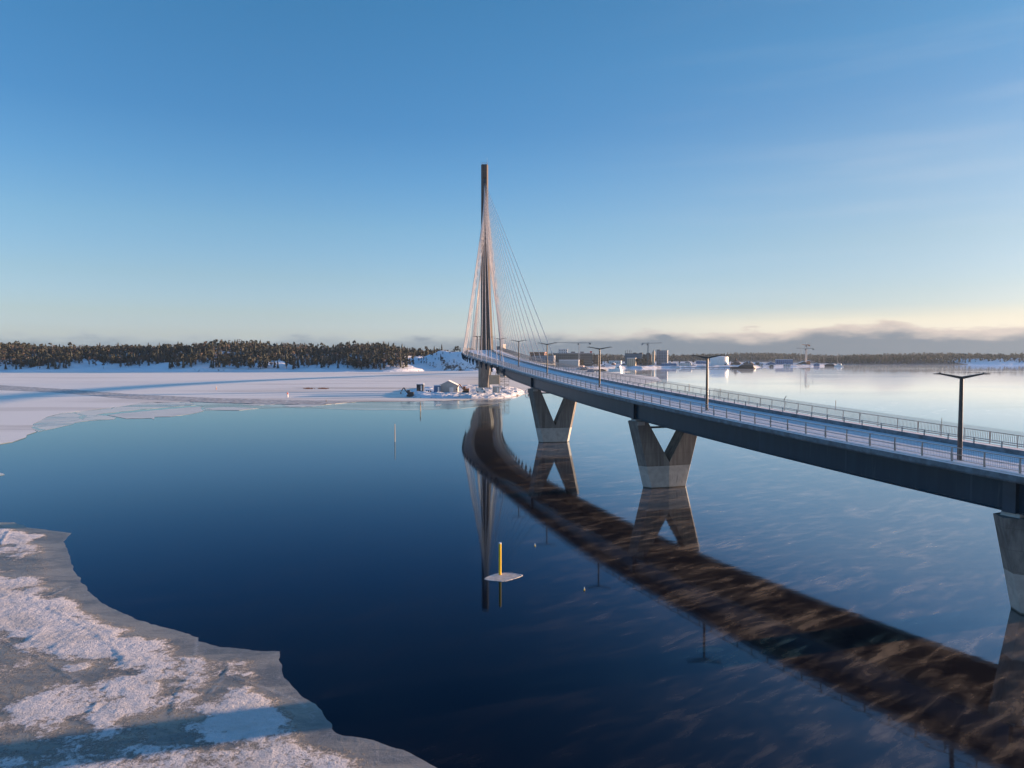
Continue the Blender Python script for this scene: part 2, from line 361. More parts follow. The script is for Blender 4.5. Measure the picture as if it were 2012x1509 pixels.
for i, q in enumerate([[(400, 803), (440, 800), (478, 801), (505, 803), (470, 806.5), (420, 806)], [(556, 797), (600, 794), (640, 795.5), (612, 799), (570, 800)], [(470, 795), (540, 792.5), (560, 794), (500, 797)], [(857, 795), (868, 794), (864, 798), (855, 798)]]):
    sheet('ice_floe', [G(*w_) for w_ in jag(q + [q[0]], 9, .6, 20 + i)[:-1]], .08, M['plate'], .12)
# the brash channel a ship has left
m, T, b = base('brash_ice'); p = pos(T)
vo = T.n('ShaderNodeTexVoronoi', {'Vector': p, 'Scale': .55, 'Randomness': 1.0}); n = T.noise(p, .5, 6, .7)
c = T.mix(T.ss(T.m('ADD', vo.outputs[0], T.m('MULTIPLY', n, .5)), .5, .95), (.66, .62, .56), (.34, .32, .30))
setb(T, b, col=c, rough=.8, nrm=bump(T, T.m('ADD', n, vo.outputs[0]), .8, .12)); M['brash'] = m
Dn = jag([(-200, 742), (0, 757), (60, 761), (130, 765), (190, 769.5), (260, 775), (330, 778.5), (430, 783), (560, 786.5), (700, 789.5), (700, 790), (640, 795), (560, 795), (430, 792), (330, 787), (240, 783), (180, 778), (120, 772.5), (40, 768.5), (0, 767), (-200, 756)], 10, .8, 6)
sheet('brash_ice', [G(*q) for q in Dn], .16, M['brash'], .12)

# the near ice, bottom left: a fine grid so that snow, ridges and cracks have real relief
EDGE = [(0, 1001), (28, 1002), (31, 1006), (24, 1014), (22, 1021), (30, 1028), (60, 1037), (100, 1042.5), (143, 1047), (133, 1055), (127, 1064), (128, 1072), (136, 1088), (141, 1108), (152, 1132), (172, 1160), (205, 1188), (250, 1210), (300, 1227),
        (340, 1238), (365, 1246), (392, 1253), (391, 1260), (440, 1271), (500, 1279), (549, 1280), (548, 1294), (553, 1310), (562, 1328), (578, 1350), (595, 1367), (620, 1381), (632, 1395), (644, 1412), (652, 1423), (651, 1431), (660, 1439), (672, 1446.5), (730, 1456), (790, 1473), (835, 1493), (872, 1514), (930, 1560), (1000, 1700)]
EDGE = [(-260, 985), (-150, 985), (-90, 993), (-40, 998)] + EDGE
ew = [G(*q) for q in EDGE]
# smooth resample
def resample(P, st):
    o = [P[0]]
    for a, b_ in zip(P[:-1], P[1:]):
        L = math.dist(a, b_); k = max(1, round(L / st))
        for i in range(1, k + 1): o.append((a[0] + (b_[0] - a[0]) * i / k, a[1] + (b_[1] - a[1]) * i / k))
    return o
ew = resample(ew, .25)
EW = np.array(ew); EW[1:-1] += (np.stack([fbm(EW[:, 0] * .7, EW[:, 1] * .7, 5, 5), fbm(EW[:, 0] * .7, EW[:, 1] * .7, 6, 5)], 1)[1:-1] - .5) * .55
poly = np.vstack([EW, [[4, 16], [4, 4], [-90, 4], [-90, 95]]]); 
def inside(px, py, P):
    r = np.zeros(px.shape, bool); n = len(P); j = n - 1
    for i in range(n):
        xi, yi, xj, yj = P[i, 0], P[i, 1], P[j, 0], P[j, 1]
        c_ = ((yi > py) != (yj > py)); 
        with np.errstate(divide='ignore', invalid='ignore'): r ^= c_ & (px < (xj - xi) * (py - yi) / (yj - yi + 1e-12) + xi)
        j = i
    return r
def segdist(px, py, P, closed=False, chunk=None):
    d = np.full(px.shape, 1e9); bx = np.zeros(px.shape); by = np.zeros(px.shape); tt = np.zeros(px.shape)
    n = len(P); rng = range(n if closed else n - 1)
    for i in rng:
        a = P[i]; b_ = P[(i + 1) % n]; v = b_ - a; L = v @ v + 1e-12
        t = np.clip(((px - a[0]) * v[0] + (py - a[1]) * v[1]) / L, 0, 1); qx = a[0] + t * v[0]; qy = a[1] + t * v[1]
        e = (px - qx) ** 2 + (py - qy) ** 2; k = e < d; d = np.where(k, e, d); bx = np.where(k, qx, bx); by = np.where(k, qy, by); tt = np.where(k, (i + t) / max(1, n - 1), tt)
    return np.sqrt(d), bx, by, tt
st = .16
gx_, gy_ = np.arange(-76, 4, st), np.arange(24, 88, st)
GXX, GYY = np.meshgrid(gx_, gy_)
cxm, cym = GXX[:-1, :-1] + st / 2, GYY[:-1, :-1] + st / 2
# keep what the picture or a side-stepped camera could see
ins = inside(cxm, cym, poly) & (cxm > -0.95 * cym - 8)
used = np.zeros(GXX.shape, bool)
for a, b_ in ((0, 0), (0, 1), (1, 0), (1, 1)):
    used[a:used.shape[0] - 1 + a, b_:used.shape[1] - 1 + b_] |= ins
VX, VY = GXX[used].copy(), GYY[used].copy()
idx = -np.ones(GXX.shape, int); idx[used] = np.arange(used.sum())
cnt = np.zeros(GXX.shape, int)
for a, b_ in ((0, 0), (0, 1), (1, 0), (1, 1)): cnt[a:cnt.shape[0] - 1 + a, b_:cnt.shape[1] - 1 + b_] += ins
bd = (cnt[used] < 4)
dd, bx, by, _ = segdist(VX[bd], VY[bd], EW)
near = dd < st * 1.5
ii = np.where(bd)[0][near]; VX[ii] = bx[near]; VY[ii] = by[near]
de, _, _, _ = segdist(VX, VY, EW[::2])
def pxpoly(P): return np.array([G(*q) for q in P])
SNOW = [  # where snow lies thick on the near ice
    ([(-120, 1120), (0, 1141), (38, 1143), (52, 1160), (78, 1172), (88, 1180), (120, 1180), (158, 1178), (165, 1192), (158, 1206), (195, 1212), (215, 1228), (268, 1236), (250, 1250), (290, 1262), (318, 1262), (332, 1290), (318, 1312), (240, 1312), (205, 1300), (160, 1310), (120, 1290), (60, 1262), (0, 1232), (-120, 1200)], 1.0),
    ([(-100, 1025), (0, 1038), (45, 1045), (72, 1052), (50, 1062), (10, 1068), (-100, 1050)], .9), ([(10, 1078), (40, 1070), (72, 1073), (60, 1085), (20, 1092)], .85),
    ([(225, 1330), (300, 1318), (330, 1325), (350, 1345), (310, 1365), (305, 1390), (240, 1410), (200, 1440), (160, 1450), (170, 1420), (205, 1385)], .75),
    ([(60, 1370), (110, 1350), (165, 1370), (160, 1400), (110, 1425), (40, 1440), (10, 1410)], .6), ([(375, 1300), (398, 1290), (402, 1320), (385, 1370), (355, 1390), (352, 1360)], .6),
    ([(430, 1300), (500, 1290), (560, 1300), (500, 1312), (440, 1322)], .42), ([(455, 1350), (490, 1345), (500, 1385), (565, 1395), (570, 1435), (480, 1455), (400, 1452), (405, 1400)], .9),
    ([(-100, 1520), (100, 1490), (300, 1475), (480, 1460), (620, 1465), (700, 1495), (640, 1600), (-100, 1700)], .55), ([(20, 1290), (60, 1280), (90, 1310), (30, 1315)], .5)]
snow = np.zeros(VX.shape)
for P, s_ in SNOW:
    P = pxpoly(P); d_, _, _, _ = segdist(VX, VY, P, True); sg = np.where(inside(VX, VY, P), d_, -d_)
    wob = (fbm(VX * .55, VY * .9, 31, 5) - .5) * 4.6 + (fbm(VX * 2.4, VY * 3, 33, 3) - .5) * 1.2
    snow = np.maximum(snow, s_ * np.clip((sg + wob + .3) / 1.9 + .5, 0, 1))
rx, ry = VX * .8 + VY * .6, VY * .8 - VX * .6
snow = snow * (.50 + .55 * fbm(VX * .7, VY * .9, 45, 4)) + .14 + .26 * fbm(rx * .5, ry * .3, 48, 3)
snow = np.maximum(snow, .50 * np.clip((fbm(rx * .9, ry * .28, 41, 5) - .47) * 5, 0, 1) * np.clip(fbm(VX * .12, VY * .12, 47, 2) * 2.2 - .3, 0, 1)) * np.clip((de - .7) / 1.6, 0, 1)
rough_ = fbm(VX * 1.9, VY * 1.9, 51, 4); lump = fbm(VX * 5, VY * 5, 52, 2)
Z = .03 + snow * (.02 + .045 * rough_ + .03 * lump) + .02 * fbm(VX * .3, VY * .3, 55)
crackm = np.zeros(VX.shape)
RID = [([(95, 1197), (118, 1206), (140, 1220), (162, 1232), (190, 1246), (207, 1262), (225, 1275), (240, 1290), (244, 1308)], .028, .08), ([(243, 1310), (285, 1314), (335, 1318), (385, 1317)], -.01, .2),
       ([(0, 1258), (30, 1270), (78, 1292), (118, 1318), (150, 1336), (180, 1358), (193, 1376), (189, 1392), (182, 1400)], .028, .07), ([(384, 1318), (368, 1340), (352, 1362), (344, 1385), (339, 1410)], .028, .07),
       ([(388, 1256), (386, 1285), (340, 1315)], .02, .08), ([(455, 1330), (500, 1345), (540, 1358), (580, 1375), (600, 1390)], .02, .08), ([(60, 1180), (100, 1172), (140, 1152)], .04, .1), ([(570, 1420), (572, 1432), (575, 1445)], .03, .08),
       ([(0, 1075), (14, 1050), (22, 1040)], .05, .08), ([(445, 1300), (450, 1318), (432, 1340), (415, 1362)], .02, .08), ([(270, 1490), (282, 1480), (292, 1472)], .06, .1), ([(480, 1450), (510, 1440), (560, 1432)], .03, .1)]
for P, h_, wd in RID:
    P = np.array(resample([G(*q) for q in P], .4)); P[1:-1] += (np.random.RandomState(3).rand(len(P) - 2, 2) - .5) * .14
    d_, _, _, t_ = segdist(VX, VY, P); pr = np.exp(-(d_ / wd) ** 2); Z += h_ * pr * (.55 + .9 * fbm(VX * 3, VY * 3, 61, 2)); crackm = np.maximum(crackm, pr)
Z = .008 + (Z - .008) * np.clip(de / 2.5, 0, 1) ** 1.4
fj, fi = np.where(ins)
F4 = np.stack([idx[fj, fi], idx[fj, fi + 1], idx[fj + 1, fi + 1], idx[fj + 1, fi]], 1)
nv = len(VX); V3 = np.stack([VX, VY, Z], 1)
bi = np.where(bd)[0]; rem = {int(k): nv + q for q, k in enumerate(bi)}; dup_ = {int(k): nv + len(bi) + q for q, k in enumerate(bi)}
V3 = np.vstack([V3, np.stack([VX[bi], VY[bi], np.full(len(bi), -.12)], 1), np.stack([VX[bi], VY[bi], Z[bi]], 1)])
from collections import Counter
ec = Counter(); faces = F4.tolist()
for f in faces:
    for q in range(4): ec[(f[q], f[(q + 1) % 4])] += 1
sk = [(dup_[a], rem[a], rem[b_], dup_[b_]) for (a, b_) in ec if (b_, a) not in ec and a in rem and b_ in rem]
me = bpy.data.meshes.new('near_ice'); me.from_pydata(V3.tolist(), [], faces + sk)
at_ = me.attributes.new('snow', 'FLOAT', 'POINT'); at_.data.foreach_set('value', np.concatenate([snow, np.zeros(2 * len(bi))]))
at_ = me.attributes.new('edge', 'FLOAT', 'POINT'); at_.data.foreach_set('value', np.concatenate([de, np.zeros(2 * len(bi))]))
at_ = me.attributes.new('crack', 'FLOAT', 'POINT'); at_.data.foreach_set('value', np.concatenate([crackm, np.zeros(2 * len(bi))]))
me.polygons.foreach_set('use_smooth', [True] * len(faces) + [False] * len(sk))
m, T, b = base('near_ice'); p = pos(T)
A_ = lambda k: T.n('ShaderNodeAttribute', attribute_name=k).outputs['Fac']
fine = T.noise(p, 3.2, 7, .65); big = T.noise(T.n('ShaderNodeMapping', {'Vector': p, 'Scale': (.16, .38, 1), 'Rotation': (0, 0, -.2)}).outputs[0], 1.0, 7, .68, .6); vein = T.m('ABSOLUTE', T.m('SUBTRACT', T.noise(p, .42, 5, .55, .8), .5)); streak = T.noise(T.n('ShaderNodeMapping', {'Vector': p, 'Scale': (.5, 2.6, 1), 'Rotation': (0, 0, .55)}).outputs[0], 1.0, 6, .7)
grain = T.noise(p, 9.0, 5, .7)
bare = T.mix(T.ss(big, .38, .62), (.14, .137, .132), (.30, .262, .215)); bare = T.mix(T.m('MULTIPLY', T.ss(streak, .50, .75), .30), bare, (.42, .39, .36)); bare = T.mix(T.m('MULTIPLY', T.ss(vein, .010, .002), .15), bare, (.55, .52, .50)); bare = T.mix(T.m('MULTIPLY', T.ss(T.noise(p, .8, 6, .6), .5, .75), .4), bare, (.30, .28, .25))
bare = T.mix(T.m('MULTIPLY', T.ss(A_('edge'), .5, .06), .12), bare, (.36, .34, .32))
sf = T.ss(T.m('ADD', A_('snow'), T.m('MULTIPLY', T.m('SUBTRACT', T.m('ADD', T.m('MULTIPLY', fine, .6), T.m('MULTIPLY', grain, .4)), .5), 2.0)), .34, .66)
col = T.mix(sf, bare, T.mix(T.ss(big, .4, .7), (.72, .68, .67), (.58, .54, .51)))
col = T.mix(T.m('MULTIPLY', A_('crack'), .35), col, (.55, .54, .52))
setb(T, b, col=col, spec=.3, rough=T.m('ADD', .42, T.m('MULTIPLY', sf, .4)), nrm=bump(T, T.m('ADD', T.m('MULTIPLY', T.m('ADD', fine, T.m('MULTIPLY', grain, .5)), T.m('ADD', .15, T.m('MULTIPLY', sf, .85))), 0), 1.0, .22))
me.materials.append(m); me.materials.append(simple('ice_rim', (.15, .15, .15), .5, .2, .8)); me.polygons.foreach_set('material_index', [0] * len(faces) + [1] * len(sk))
o = bpy.data.objects.new('shore_ice', me); C.objects.link(o); tag(o, kind='structure')
# the small tip of ice entering on the left
sheet('ice_floe', [G(*q) for q in jag([(-60, 925), (-10, 928), (6, 931), (9, 933), (0, 935), (-60, 936)], 8, .5, 9)], .06, M['plate'], .1)
# ---------------- the bridge ----------------
SL = [(-120, -.62), (0, -.56), (58, -.445), (85, -.36), (142, -.235), (171, -.208), (250, -.155), (330, -.06), (429, -.01), (500, -.03), (561, -.02), (617, .05), (734, .25), (900, .4)]
ysl = np.array([q[0] for q in SL], float); ssl = np.array([q[1] for q in SL], float)
ty = np.arange(-120, 1201, 1.0); ts = np.interp(ty, ysl, ssl); tx = np.concatenate([[0], np.cumsum((ts[1:] + ts[:-1]) / 2)]); tx += 24.35 - np.interp(112.7, ty, tx)
ZP = [(-120, 4.0), (-60, 6.5), (0, 9.1), (30, 10.4), (57, 11.6), (74, 12.4), (90, 13.1), (110, 14.0), (130, 14.85), (165, 16.2), (200, 17.6), (235, 19.05), (270, 20.4), (300, 21.5), (330, 22.35), (380, 23.6), (429, 24.1), (480, 23.9), (560, 22.8), (650, 20.0), (769, 14.5), (880, 9.5), (1000, 6.0), (1200, 4)]
yz = np.array([q[0] for q in ZP], float); zz_ = np.array([q[1] for q in ZP], float)
zsm = np.interp(ty, yz, zz_); kk = np.ones(41) / 41; zsm = np.convolve(np.pad(zsm, 20, mode='edge'), kk, 'valid'); zsm[:25] = np.interp(ty[:25], yz, zz_)
def wid(y): 
    q = np.interp(y, [195, 310, 560, 680], [0, 1, 1, 0]); q = q * q * (3 - 2 * q); return 7.1 + 2.6 * q
def CL(y): return float(np.interp(y, ty, tx)), float(np.interp(y, ty, zsm)), float(np.interp(y, ty, ts))
def BP(y, o, dz=0.0):                      # station y, offset o to the right of the centre line, height above the deck
    x, z, s = CL(y); n = math.hypot(1, s); wd = float(wid(y)) - 7.1
    o2 = o + math.copysign(wd * min(1, (abs(o) / 7.1)) ** 1.5, o)
    return (x + o2 / n, y - o2 * s / n, z + dz)
YS0, YS1 = -75.0, 890.0
def stations(a=YS0, b=YS1):
    o = []; y = a
    while y < b: o.append(y); y += 2.0 if y < 120 else (4.0 if y < 300 else 8.0)
    return o + [b]
def strip(mb, prof, a=YS0, b=YS1, ys=None): mb.sweep([[BP(y, o, z) for o, z in prof] for y in (ys or stations(a, b))])
PY = 429.0; pc = CL(PY)
BR = empty('cable_stayed_bridge', (pc[0], PY, 0), 'long curved cable-stayed bridge with one tall pylon and V-shaped piers over icy water', 'bridge')
mb = MB(); strip(mb, [(-6.95, -.42), (-6.95, -.14), (-3.55, -.12), (-3.5, -.12), (3.0, -.02), (6.95, -.14), (6.95, -.42), (5.9, -.62), (-5.9, -.62)])
# cross beams under the slab
y = YS0 + 3
while y < 700:
    mb.beam(BP(y, -5.0, -.75), BP(y, 5.0, -.75), .35, .5); y += 4.0
mb.build('deck', M['steel_dark'], BR)
mb = MB(); strip(mb, [(-6.15, -.125), (-6.15, .03), (-6.0, .05), (-3.75, .05), (-3.6, .05), (-3.4, .05), (-3.3, .02), (-1.7, .02), (-.2, .035), (1.3, .02), (3.05, .03), (3.05, -.125)])
strip(mb, [(3.4, -.125), (3.4, .10), (4.6, .12), (6.5, .10), (6.6, .06), (6.6, -.125)])
mb.build('snow_cover', M['deck_snow'], BR)
for sgn in (-1, 1):
    mb = MB(); strip(mb, [(sgn * 6.6, -.55), (sgn * 6.62, -.10), (sgn * 6.95, .04), (sgn * 7.12, .02), (sgn * 7.12, -.40), (sgn * 7.02, -.55)][::sgn])
    mb.build('edge_beam', M['fascia'], BR)
    mb = MB(); strip(mb, [(sgn * 6.96, .043), (sgn * 7.09, .033), (sgn * 7.09, .063), (sgn * 6.96, .073)][::sgn]); mb.build('snow_ledge', M['snow'], BR)
    gys = [q for q in stations(YS0, 200)] + [206, 212, 220]
    def gprof(y, d=0):
        dp = 3.2 if y < 196 else 3.2 - (y - 196) / 24 * 1.6
        a, c_ = sgn * 5.35, sgn * 4.85; return [(a, -.6), (a, -dp + .08), (a + sgn * .28, -dp + .08), (a + sgn * .28, -dp), (c_ - sgn * .28, -dp), (c_ - sgn * .28, -dp + .08), (c_, -dp + .08), (c_, -.6)][::-sgn]
    mb = MB(); mb.sweep([[BP(y, o, z) for o, z in gprof(y)] for y in gys])
    mb.cur = 1; mb.sweep([[BP(y, o, z) for o, z in [(sgn * 5.5, -1.55), (sgn * 6.3, -.6), (sgn * 3.5, -.6), (sgn * 4.6, -1.75)][::-sgn]] for y in [220] + stations(224, 888)])
    mb.build('girder', [M['steel'], M['steel_dark']], BR)
mb = MB()
for o in (-2.55, -.75, .55, 2.35): strip(mb, [(o - .17, .010), (o - .17, .036 if abs(o) < 1 else .030), (o + .17, .036 if abs(o) < 1 else .030), (o + .17, .010)], 10, 620)
M['track'] = snowmat('packed_snow', (.52, .55, .60), (.40, .43, .48), .7, .3, .03); mb.build('wheel_track', M['track'], BR)
# concrete barrier between the tracks and the far path, with its rail
mb = MB(); strip(mb, [(3.08, -.02), (3.12, .46), (3.32, .46), (3.38, -.02)]); mb.build('barrier', M['fascia'], BR)
mb = MB()
strip(mb, [(3.18, .98), (3.18, 1.04), (3.28, 1.04), (3.28, .98)]); strip(mb, [(3.20, .78), (3.20, .82), (3.26, .82), (3.26, .78)])
y = 6.0
while y < 640: mb.beam(BP(y, 3.23, .44), BP(y, 3.23, 1.0), .09, .09); y += 2.4
mb.build('guard_rail', M['rail'], BR)
# near railing: slim pickets, stout posts, two rails
def rail_near(s0):
    mb = MB(); o = -6.22
    strip(mb, [(o - .05, 1.26), (o - .05, 1.33), (o + .06, 1.33), (o + .06, 1.26)]); strip(mb, [(o - .02, .70), (o - .02, .75), (o + .04, .75), (o + .04, .70)]); strip(mb, [(o - .02, .26), (o - .02, .30), (o + .04, .30), (o + .04, .26)])
    y = 8.0
    while y < 620:
        mb.beam(BP(y, o + .04, .1), BP(y, o + .0, .75), .10, .13, (1, 0, 0)); mb.beam(BP(y, o + .0, .75), BP(y, o + .04, 1.3), .075, .10, (1, 0, 0)); y += 2.45
    y = 8.0
    while y < 420:
        stp = .125 if y < 110 else (.25 if y < 200 else .5); w_ = .014 if y < 110 else (.022 if y < 200 else .04)
        mb.beam(BP(y, o, .28), BP(y, o, 1.28), w_, w_); y += stp
    return mb.build('railing', M['rail'], BR)
rail_near(0)
def rail_far():
    mb = MB(); o = 6.80
    strip(mb, [(o - .05, 1.26), (o - .05, 1.33), (o + .05, 1.33), (o + .05, 1.26)]); strip(mb, [(o - .03, .28), (o - .03, .33), (o + .03, .33), (o + .03, .28)])
    y = 8.0
    while y < 640: mb.beam(BP(y, o, .1), BP(y, o + .03, 1.3), .06, .07, (1, 0, 0)); y += 2.45
    y = 8.0
    while y < 420:
        stp = .16 if y < 110 else (.32 if y < 200 else .6); w_ = .022 if y < 110 else (.024 if y < 200 else .03)
        mb.beam(BP(y, o, .3), BP(y, o + .04, 1.3), w_, w_ * 1.6, (1, 0, 0)); mb.beam(BP(y, o + .04, 1.3), BP(y, o + .42, 1.62), w_, w_ * 1.6, (1, 0, 0)); y += stp
    return mb.build('railing', M['rail'], BR)
rail_far()
# V piers
def local(y):
    x, z, s = CL(y); n = math.hypot(1, s); r = (1 / n, -s / n); t = (s / n, 1 / n)
    return lambda o, a, zz: (x + r[0] * o + t[0] * a, y + r[1] * o + t[1] * a, zz)
def pier(y, tie=True):
    L = local(y); zd = CL(y)[1]; zt = zd - 3.55; q = BR
    P = empty('pier', (0, 0, 0), None, None); P.parent = BR; P.location = Vector(L(0, 0, 0)) - Vector(BR.location)
    z1 = 3.45; zs = 4.05; hb, ht = 3.8, 6.5
    def outer(z): return hb + (ht - hb) * z / zt
    def sec(z, a, b_, ridge=.20, sg=1):       # plan of one half: pointed outer end, ridge at the middle of the pier
        th = 1.25; f = lambda o: th + ridge * (1 - abs(o) / outer(z))
        if sg < 0: return [L(a, 0, z), L(a + .85, -f(a + .85), z), L(b_, -f(b_), z), L(b_, f(b_), z), L(a + .85, f(a + .85), z)]
        return [L(a, -f(a), z), L(b_ - .85, -f(b_ - .85), z), L(b_, 0, z), L(b_ - .85, f(b_ - .85), z), L(a, f(a), z)]
    for sg in (-1, 1):
        mb = MB(); R_ = lambda z: sec(z, *((-outer(z), 0) if sg < 0 else (0, outer(z))), sg=sg)
        mb.sweep([R_(-2), R_(z1)]); mb.build('footing', M['fresh'], P)
    for sg in (-1, 1):
        mb = MB(); it = ht - 2.75
        lo = sec(z1 + .003, *((-outer(z1), 0) if sg < 0 else (0, outer(z1))), sg=sg); mi = sec(zs, *((-outer(zs), 0) if sg < 0 else (0, outer(zs))), sg=sg); hi = sec(zt, *((-ht, -it) if sg < 0 else (it, ht)), sg=sg)
        mb.sweep([lo, mi, hi]); o_ = mb.build('leg', M['concrete'], P)
        mb = MB(); oc = sg * 4.9
        mb.hexa([L(oc - .6, -1.42, zt - .6), L(oc + .6, -1.42, zt - .6), L(oc + .6, -.9, zt - .6), L(oc - .6, -.9, zt - .6)], [L(oc - .6, -1.42, zt - .04), L(oc + .6, -1.42, zt - .04), L(oc + .6, -.9, zt - .04), L(oc - .6, -.9, zt - .04)])
        oc = sg * 5.1
        mb.hexa([L(oc - .5, -.75, zt), L(oc + .5, -.75, zt), L(oc + .5, .75, zt), L(oc - .5, .75, zt)], [L(oc - .45, -.7, zt + .36), L(oc + .45, -.7, zt + .36), L(oc + .45, .7, zt + .36), L(oc - .45, .7, zt + .36)])
        mb.build('bearing', M['fresh'], P)
    if tie:
        mb = MB(); mb.beam(L(-4.9, 0, zt - 1.1), L(4.9, 0, zt - 1.1), .5, .28); mb.build('tie_beam', M['steel'], P)
    for sg in (-1, 1):
        mb = MB(); a = sg * 5.36
        mb.hexa([L(a, -.5, zt + .33), L(a + sg * .42, -.5, zt + .33), L(a + sg * .42, .5, zt + .33), L(a, .5, zt + .33)][::sg], [L(a, -.5, zd - .64), L(a + sg * .42, -.5, zd - .64), L(a + sg * .42, .5, zd - .64), L(a, .5, zd - .64)][::sg])
        mb.build('stiffener', M['steel_dark'], P)
    return P
for y in (1.5, 57.9, 112.7, 171.0, 690.0, 750.0, 810.0, 870.0): pier(y)
# pylon
Lp = local(PY)
PZ = [(0, 3.4, 2.3, -.6), (4, 3.5, 2.4, -.5), (12, 4.0, 2.6, .1), (19.5, 4.75, 2.7, .7), (24, 3.95, 2.6, 1.1), (40, 3.4, 2.4, .95), (70, 2.75, 2.2, .45), (97, 2.35, 2.1, .1), (112, 2.12, 2.0, 0), (134.2, 2.12, 2.0, 0)]
def psec(z):
    hw, hd, sh = (float(np.interp(z, [q[0] for q in PZ], [q[k] for q in PZ])) for k in (1, 2, 3)); return hw, hd, sh
def psecpts(z, a=-1, b_=1):
    hw, hd, sh = psec(z); ch = .36
    P_ = [(-hw, -hd * .35), (-hw * (1 - ch), -hd), (hw * (1 - ch), -hd), (hw, -hd * .35), (hw, hd * .35), (hw * (1 - ch), hd), (-hw * (1 - ch), hd), (-hw, hd * .35)]
    return [Lp(o + sh, d_, z) for o, d_ in P_]
PYL = empty('pylon', (0, 0, 0), None, None); PYL.parent = BR
mb = MB(); mb.sweep([psecpts(z) for z in (-1, 4, 12, 19.5, 22.5)]); mb.build('pylon_base', M['concrete'], PYL)
m, T, b = base('pylon_concrete'); p = pos(T)
stq = T.n('ShaderNodeMapping', {'Vector': p, 'Scale': (1, 1, .05)}).outputs[0]; zq = T.n('ShaderNodeSeparateXYZ', {0: p}).outputs[2]
c = T.mix(T.ss(T.noise(stq, .9, 6, .65), .3, .7), (.055, .043, .038), (.105, .085, .072)); c = T.mix(T.m('MULTIPLY', T.ss(T.m('FRACT', T.m('MULTIPLY', zq, .2)), .97, .99), .5), c, (.2, .18, .17))
setb(T, b, col=c, rough=.8); M['pylon'] = m
mb = MB(); mb.sweep([psecpts(z) for z in (22.5, 24, 40, 55, 70, 85, 97, 101)]); 
def half(z, sg):
    hw, hd, sh = psec(z); ch = .36; g_ = .62
    P_ = [(-hw, -hd * .35), (-hw * (1 - ch), -hd), (-g_, -hd), (-g_, hd), (-hw * (1 - ch), hd), (-hw, hd * .35)] if sg < 0 else [(hw, hd * .35), (hw * (1 - ch), hd), (g_, hd), (g_, -hd), (hw * (1 - ch), -hd), (hw, -hd * .35)]
    return [Lp(o + sh, d_, z) for o, d_ in P_]
for sg in (-1, 1): mb.sweep([half(z, sg) for z in (101.003, 112, 126.5)])
mb.sweep([psecpts(z) for z in (126.503, 134.2)]); mb.build('pylon_shaft', M['pylon'], PYL)
mb = MB(); mb.box((*Lp(0, 0, 0)[:2], 113.7), (1.2, 1.6, 25.4)); mb.build('anchor_box', M['steel_dark'], PYL)
mb = MB(); mb.box((Lp(0, -1.86, 0)[0], Lp(0, -1.86, 0)[1], 124.6), (1.15, .06, 2.5)); mb.build('window', M['glass'], PYL)
mb = MB()
for k in range(9): a = Lp(-1.9 + k * .475, -1.8, 134.2); mb.beam(a, (a[0], a[1], 135.3), .06, .06)
for k in range(9): a = Lp(-1.9 + k * .475, 1.8, 134.2); mb.beam(a, (a[0], a[1], 135.3), .06, .06)
for d_ in (-1.8, 1.8): mb.beam(Lp(-1.9, d_, 135.3), Lp(1.9, d_, 135.3), .07, .07)
for d_ in (-1.9, 1.9): mb.beam(Lp(d_, -1.8, 135.3), Lp(d_, 1.8, 135.3), .07, .07)
mb.build('roof_railing', M['rail'], PYL)
mb = MB(); a = Lp(1.5, 0, 134.2); mb.tube(a, (a[0], a[1], 138.6), .09, .05, 6); mb.build('antenna', M['rail'], PYL)
# stay cables and their anchor brackets
nC = 21
for side in (-1, 1):
    for dr in (-1, 1):
        for k in range(nC):
            D = 33 + k * 10.0; y = PY + dr * D
            a = BP(y, side * (7.45 if side < 0 else 8.0), -.55); zt = 90 + 33 * (k / (nC - 1)) ** .8; hw, hd, sh = psec(zt)
            t = Lp(side * .35 + sh, dr * (hd * .9), zt)
            mb = MB(); mb.tube(a, t, .10, None, 6); mb.build('stay_cable', M['cable'], BR)
            if dr < 0:
                mb = MB(); c0_ = BP(y, side * 7.1, -.75); c1_ = BP(y, side * 7.95, -.85)
                mb.beam(c0_, c1_, .5, .9); mb.beam(BP(y - .35, side * 7.5, -.5), BP(y - .35, side * 7.5, -2.1), .45, .5); mb.tube(BP(y, side * 7.45, -1.0), BP(y - .6, side * 7.45, -2.3), .26, .2, 8)
                mb.build('cable_bracket', M['steel_dark'], BR)
            else:
                if side < 0 and k < 9:
                    mb = MB(); mb.beam(BP(y, -7.1, -.9), BP(y, -7.9, -1.0), .6, 1.6); mb.build('cable_bracket', M['steel_dark'], BR)
